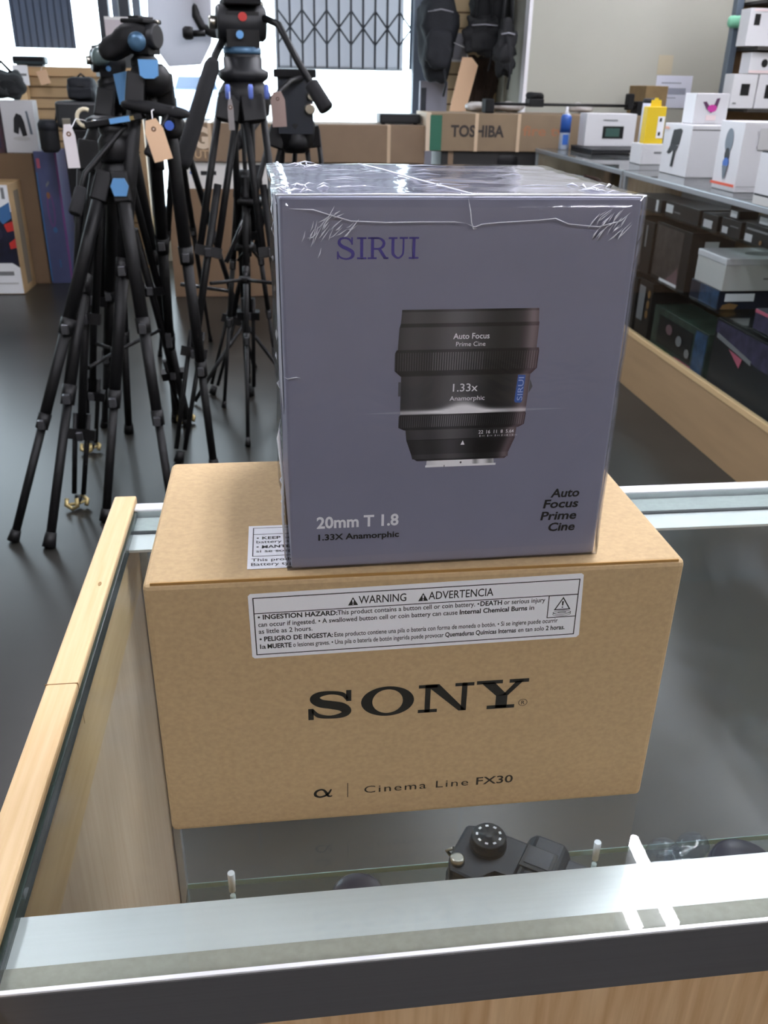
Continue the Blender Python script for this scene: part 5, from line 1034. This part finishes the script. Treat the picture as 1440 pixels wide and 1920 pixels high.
# second fluid tripod behind, with flat top
ap6 = at(552, 232, 4.25)
t, M_ = tripod('video_tripod', 'video tripod with a flat topped head just left of the grey lens box', ap6, [fl(640, 700), fl(398, 740), fl(520, 660)], .019, style='twin', hip_r=.08, joints=(.42, .7), crown_h=.12)
pt_ = at(552, 136, 4.22)
hb_ = MB().box(-.075, .075, -.06, .06, -.24, -.02).build('head_body', mat('blue_black_plastic', '#1a212c', .5), t, bevel=.0, M=M_ @ Matrix.Translation(pt_))
MB().box(-.09, .09, -.08, .08, -.02, .012).build('top_plate', blackm, t, bevel=.004, M=M_ @ Matrix.Translation(pt_))
MB().lathe([(.022, 0), (.024, .01), (.018, .03)], pt_ + V(.06, -.06, -.14), (0, -1, 0), n=20).build('tilt_knob', steel, hb_, M=M_)
MB().lathe([(.016, 0), (.018, .01), (.012, .02)], pt_ + V(.065, -.06, -.09), (0, -1, 0), n=18).build('lock_knob', steel, hb_, M=M_)
MB().lathe([(.055, -.30), (.06, -.28), (.06, -.24), (.05, -.235)], pt_, n=26).build('head_base', darkgrey, t, M=M_)
pan_handle(t, M_, [at(566, 146, 4.15), at(545, 152, 4.08), at(510, 185, 4.0), at(440, 275, 3.85)], .011, .35)
# thin light stand with braces
ap7 = at(460, 330, 3.85)
t, M_ = tripod('light_stand', 'thin black light stand with a braced collar between the video tripods', ap7, [fl(465, 838), fl(420, 765), fl(525, 735)], .011, hip_r=.03, joints=(.35, .6), column=(.30, .34), braces=(.28, .34), crown_h=.05)
MB().lathe([(.055, -.012), (.06, 0), (.055, .012)], at(470, 377, 3.8), n=24).build('collar_plate', black, t, M=M_)
MB().tube(at(470, 384, 3.78), at(424, 492, 3.70), .010).tube(at(480, 384, 3.78), at(520, 432, 3.72), .010).build('strut', mat('shiny_black', '#202124', .2), t, M=M_)
MB().tube(at(462, 384, 3.82), at(458, 464, 3.80), .028).lathe([(.04, -.01), (.04, .015)], at(458, 464, 3.80)).build('lower_tube', black, t, M=M_)
# monopod-like thin stand crossing on the left of it
ap8 = at(330, 235, 3.9)
t, M_ = tripod('light_stand', 'slim black stand with crossing legs behind the dark headed tripod', ap8, [fl(478, 690), fl(300, 668), fl(395, 640)], .012, hip_r=.035, joints=(.4, .68), column=(.25, .1), crown_h=.06)
MB().tube(at(338, 533, 3.9), at(432, 546, 3.9), .008).build('cross_bar', mat('shiny_black', ''), t, M=M_)

# light panel on its yoke, held by a stand arm
lp0 = at(336, 32, 4.05)
t = thing('studio_light', 'grey studio light panel on a curved black yoke above the tripods', 'studio light', (lp0.x, 4.05, 0)); M_ = T(t.location)
Q = Matrix.Translation(at(338, -40, 4.05)) @ Matrix.Rotation(R(4), 4, 'Y') @ Matrix.Rotation(R(8), 4, 'X')
MB().prism([(-.125, .35), (.12, .35), (.12, -.21), (.08, -.29), (-.05, -.31), (-.125, -.21)], .05, Q @ Matrix(((1, 0, 0, 0), (0, 0, -1, .0), (0, 1, 0, 0), (0, 0, 0, 1)))).build('panel', translucent('grey_diffuser', '#f0f2f8', .5), t, bevel=.006, M=M_)
MB().prism([(-.05, -.05), (.05, -.05), (.05, .05), (-.05, .05)], .03, Q @ Matrix(((1, 0, 0, .06), (0, 0, -1, .034), (0, 1, 0, -.1), (0, 0, 0, 1)))).build('mount_block', darkgrey, t, bevel=.004, M=M_)
MB().sweep([at(366, -60, 4.05), at(364, 0, 4.03), at(368, 30, 4.02), (at(380, 52, 4.02)), at(400, 63, 4.0), at(428, 66, 3.95)], .017, 10).build('yoke', black, t, M=M_)
MB().lathe([(.02, 0), (.024, .01), (.024, .03), (.016, .04)], at(362, 62, 4.0), (-1, 0, 0), n=18).tube(at(362, 63, 4.0), at(385, 62, 4.0), .012).build('yoke_knob', black, t, M=M_)
pb_ = at(428, 66, 3.95)
MB().tube(pb_, V(pb_.x, pb_.y + .10, pb_.z), .013).tube(V(pb_.x, pb_.y + .10, .05), V(pb_.x, pb_.y + .10, pb_.z + .1), .013).build('stand_pole', black, t, M=M_)
for k_ in range(3): a = R(90 + 120 * k_); MB().sweep([V(pb_.x, pb_.y + .1, .34), V(pb_.x + .16 * math.cos(a), pb_.y + .1 + .16 * math.sin(a), .16), V(pb_.x + .28 * math.cos(a), pb_.y + .1 + .28 * math.sin(a), .012)], .009, 8).build('stand_leg', black, t, M=M_)

# hang tags
def hang_tag(lab, px0, py0, px1, py1, Y, ang, m, string_to):
    a, c = at(px0, (py0 + py1) / 2, Y), at(px1, (py0 + py1) / 2, Y); w = (c.x - a.x) / 2; h = at((px0 + px1) / 2, py0, Y).z - at((px0 + px1) / 2, py1, Y).z
    o = MB().prism([(-w, -h), (w, -h), (w, -.03), (w * .55, 0), (-w * .55, 0), (-w, -.03)], .002, Matrix(((1, 0, 0, 0), (0, 0, -1, 0), (0, 1, 0, 0), (0, 0, 0, 1)))).build('price_tag', m, loc=((a.x + c.x) / 2, Y, at((px0 + px1) / 2, py0, Y).z)); o.rotation_euler = (0, R(ang), 0)
    tag(o, lab, 'tag'); mb = MB(); annulus(mb, (0, -.026), (.007, .007), (.003, .003), Matrix(((1, 0, 0, 0), (0, 0, -1, -.0025), (0, 1, 0, 0), (0, 0, 0, 1))), 18); mb.build('eyelet', mat('tag_eyelet', '#6b4a34', .6), o)
    Q = o.location; Ri = Matrix.Rotation(-R(ang), 3, 'Y')
    MB().sweep([V(0, -.003, -.026), Ri @ (V(*string_to) - Q) * .5 + V(0, .0, .01), Ri @ (V(*string_to) - Q)], .0016, 6).build('string', paper, o)
hang_tag('narrow white price tag hanging at the left of the front tripod', 120, 233, 143, 315, 2.86, -2, tagw, at(160, 226, 2.93))
hang_tag('wide kraft price tag hanging from the dark headed tripod', 268, 224, 304, 303, 2.79, -14, tagm, at(290, 205, 2.93))
hang_tag('slim grey tag hanging at the crown of the large video tripod', 427, 186, 438, 244, 3.41, -1, mat('grey_tag', '#8f8a8a', .7), at(430, 170, 3.5))
hang_tag('pinkish card tag hanging behind the crown of the large video tripod', 507, 172, 534, 238, 3.90, -3, mat('rose_tag', '#c0a79f', .7), at(517, 150, 4.15))
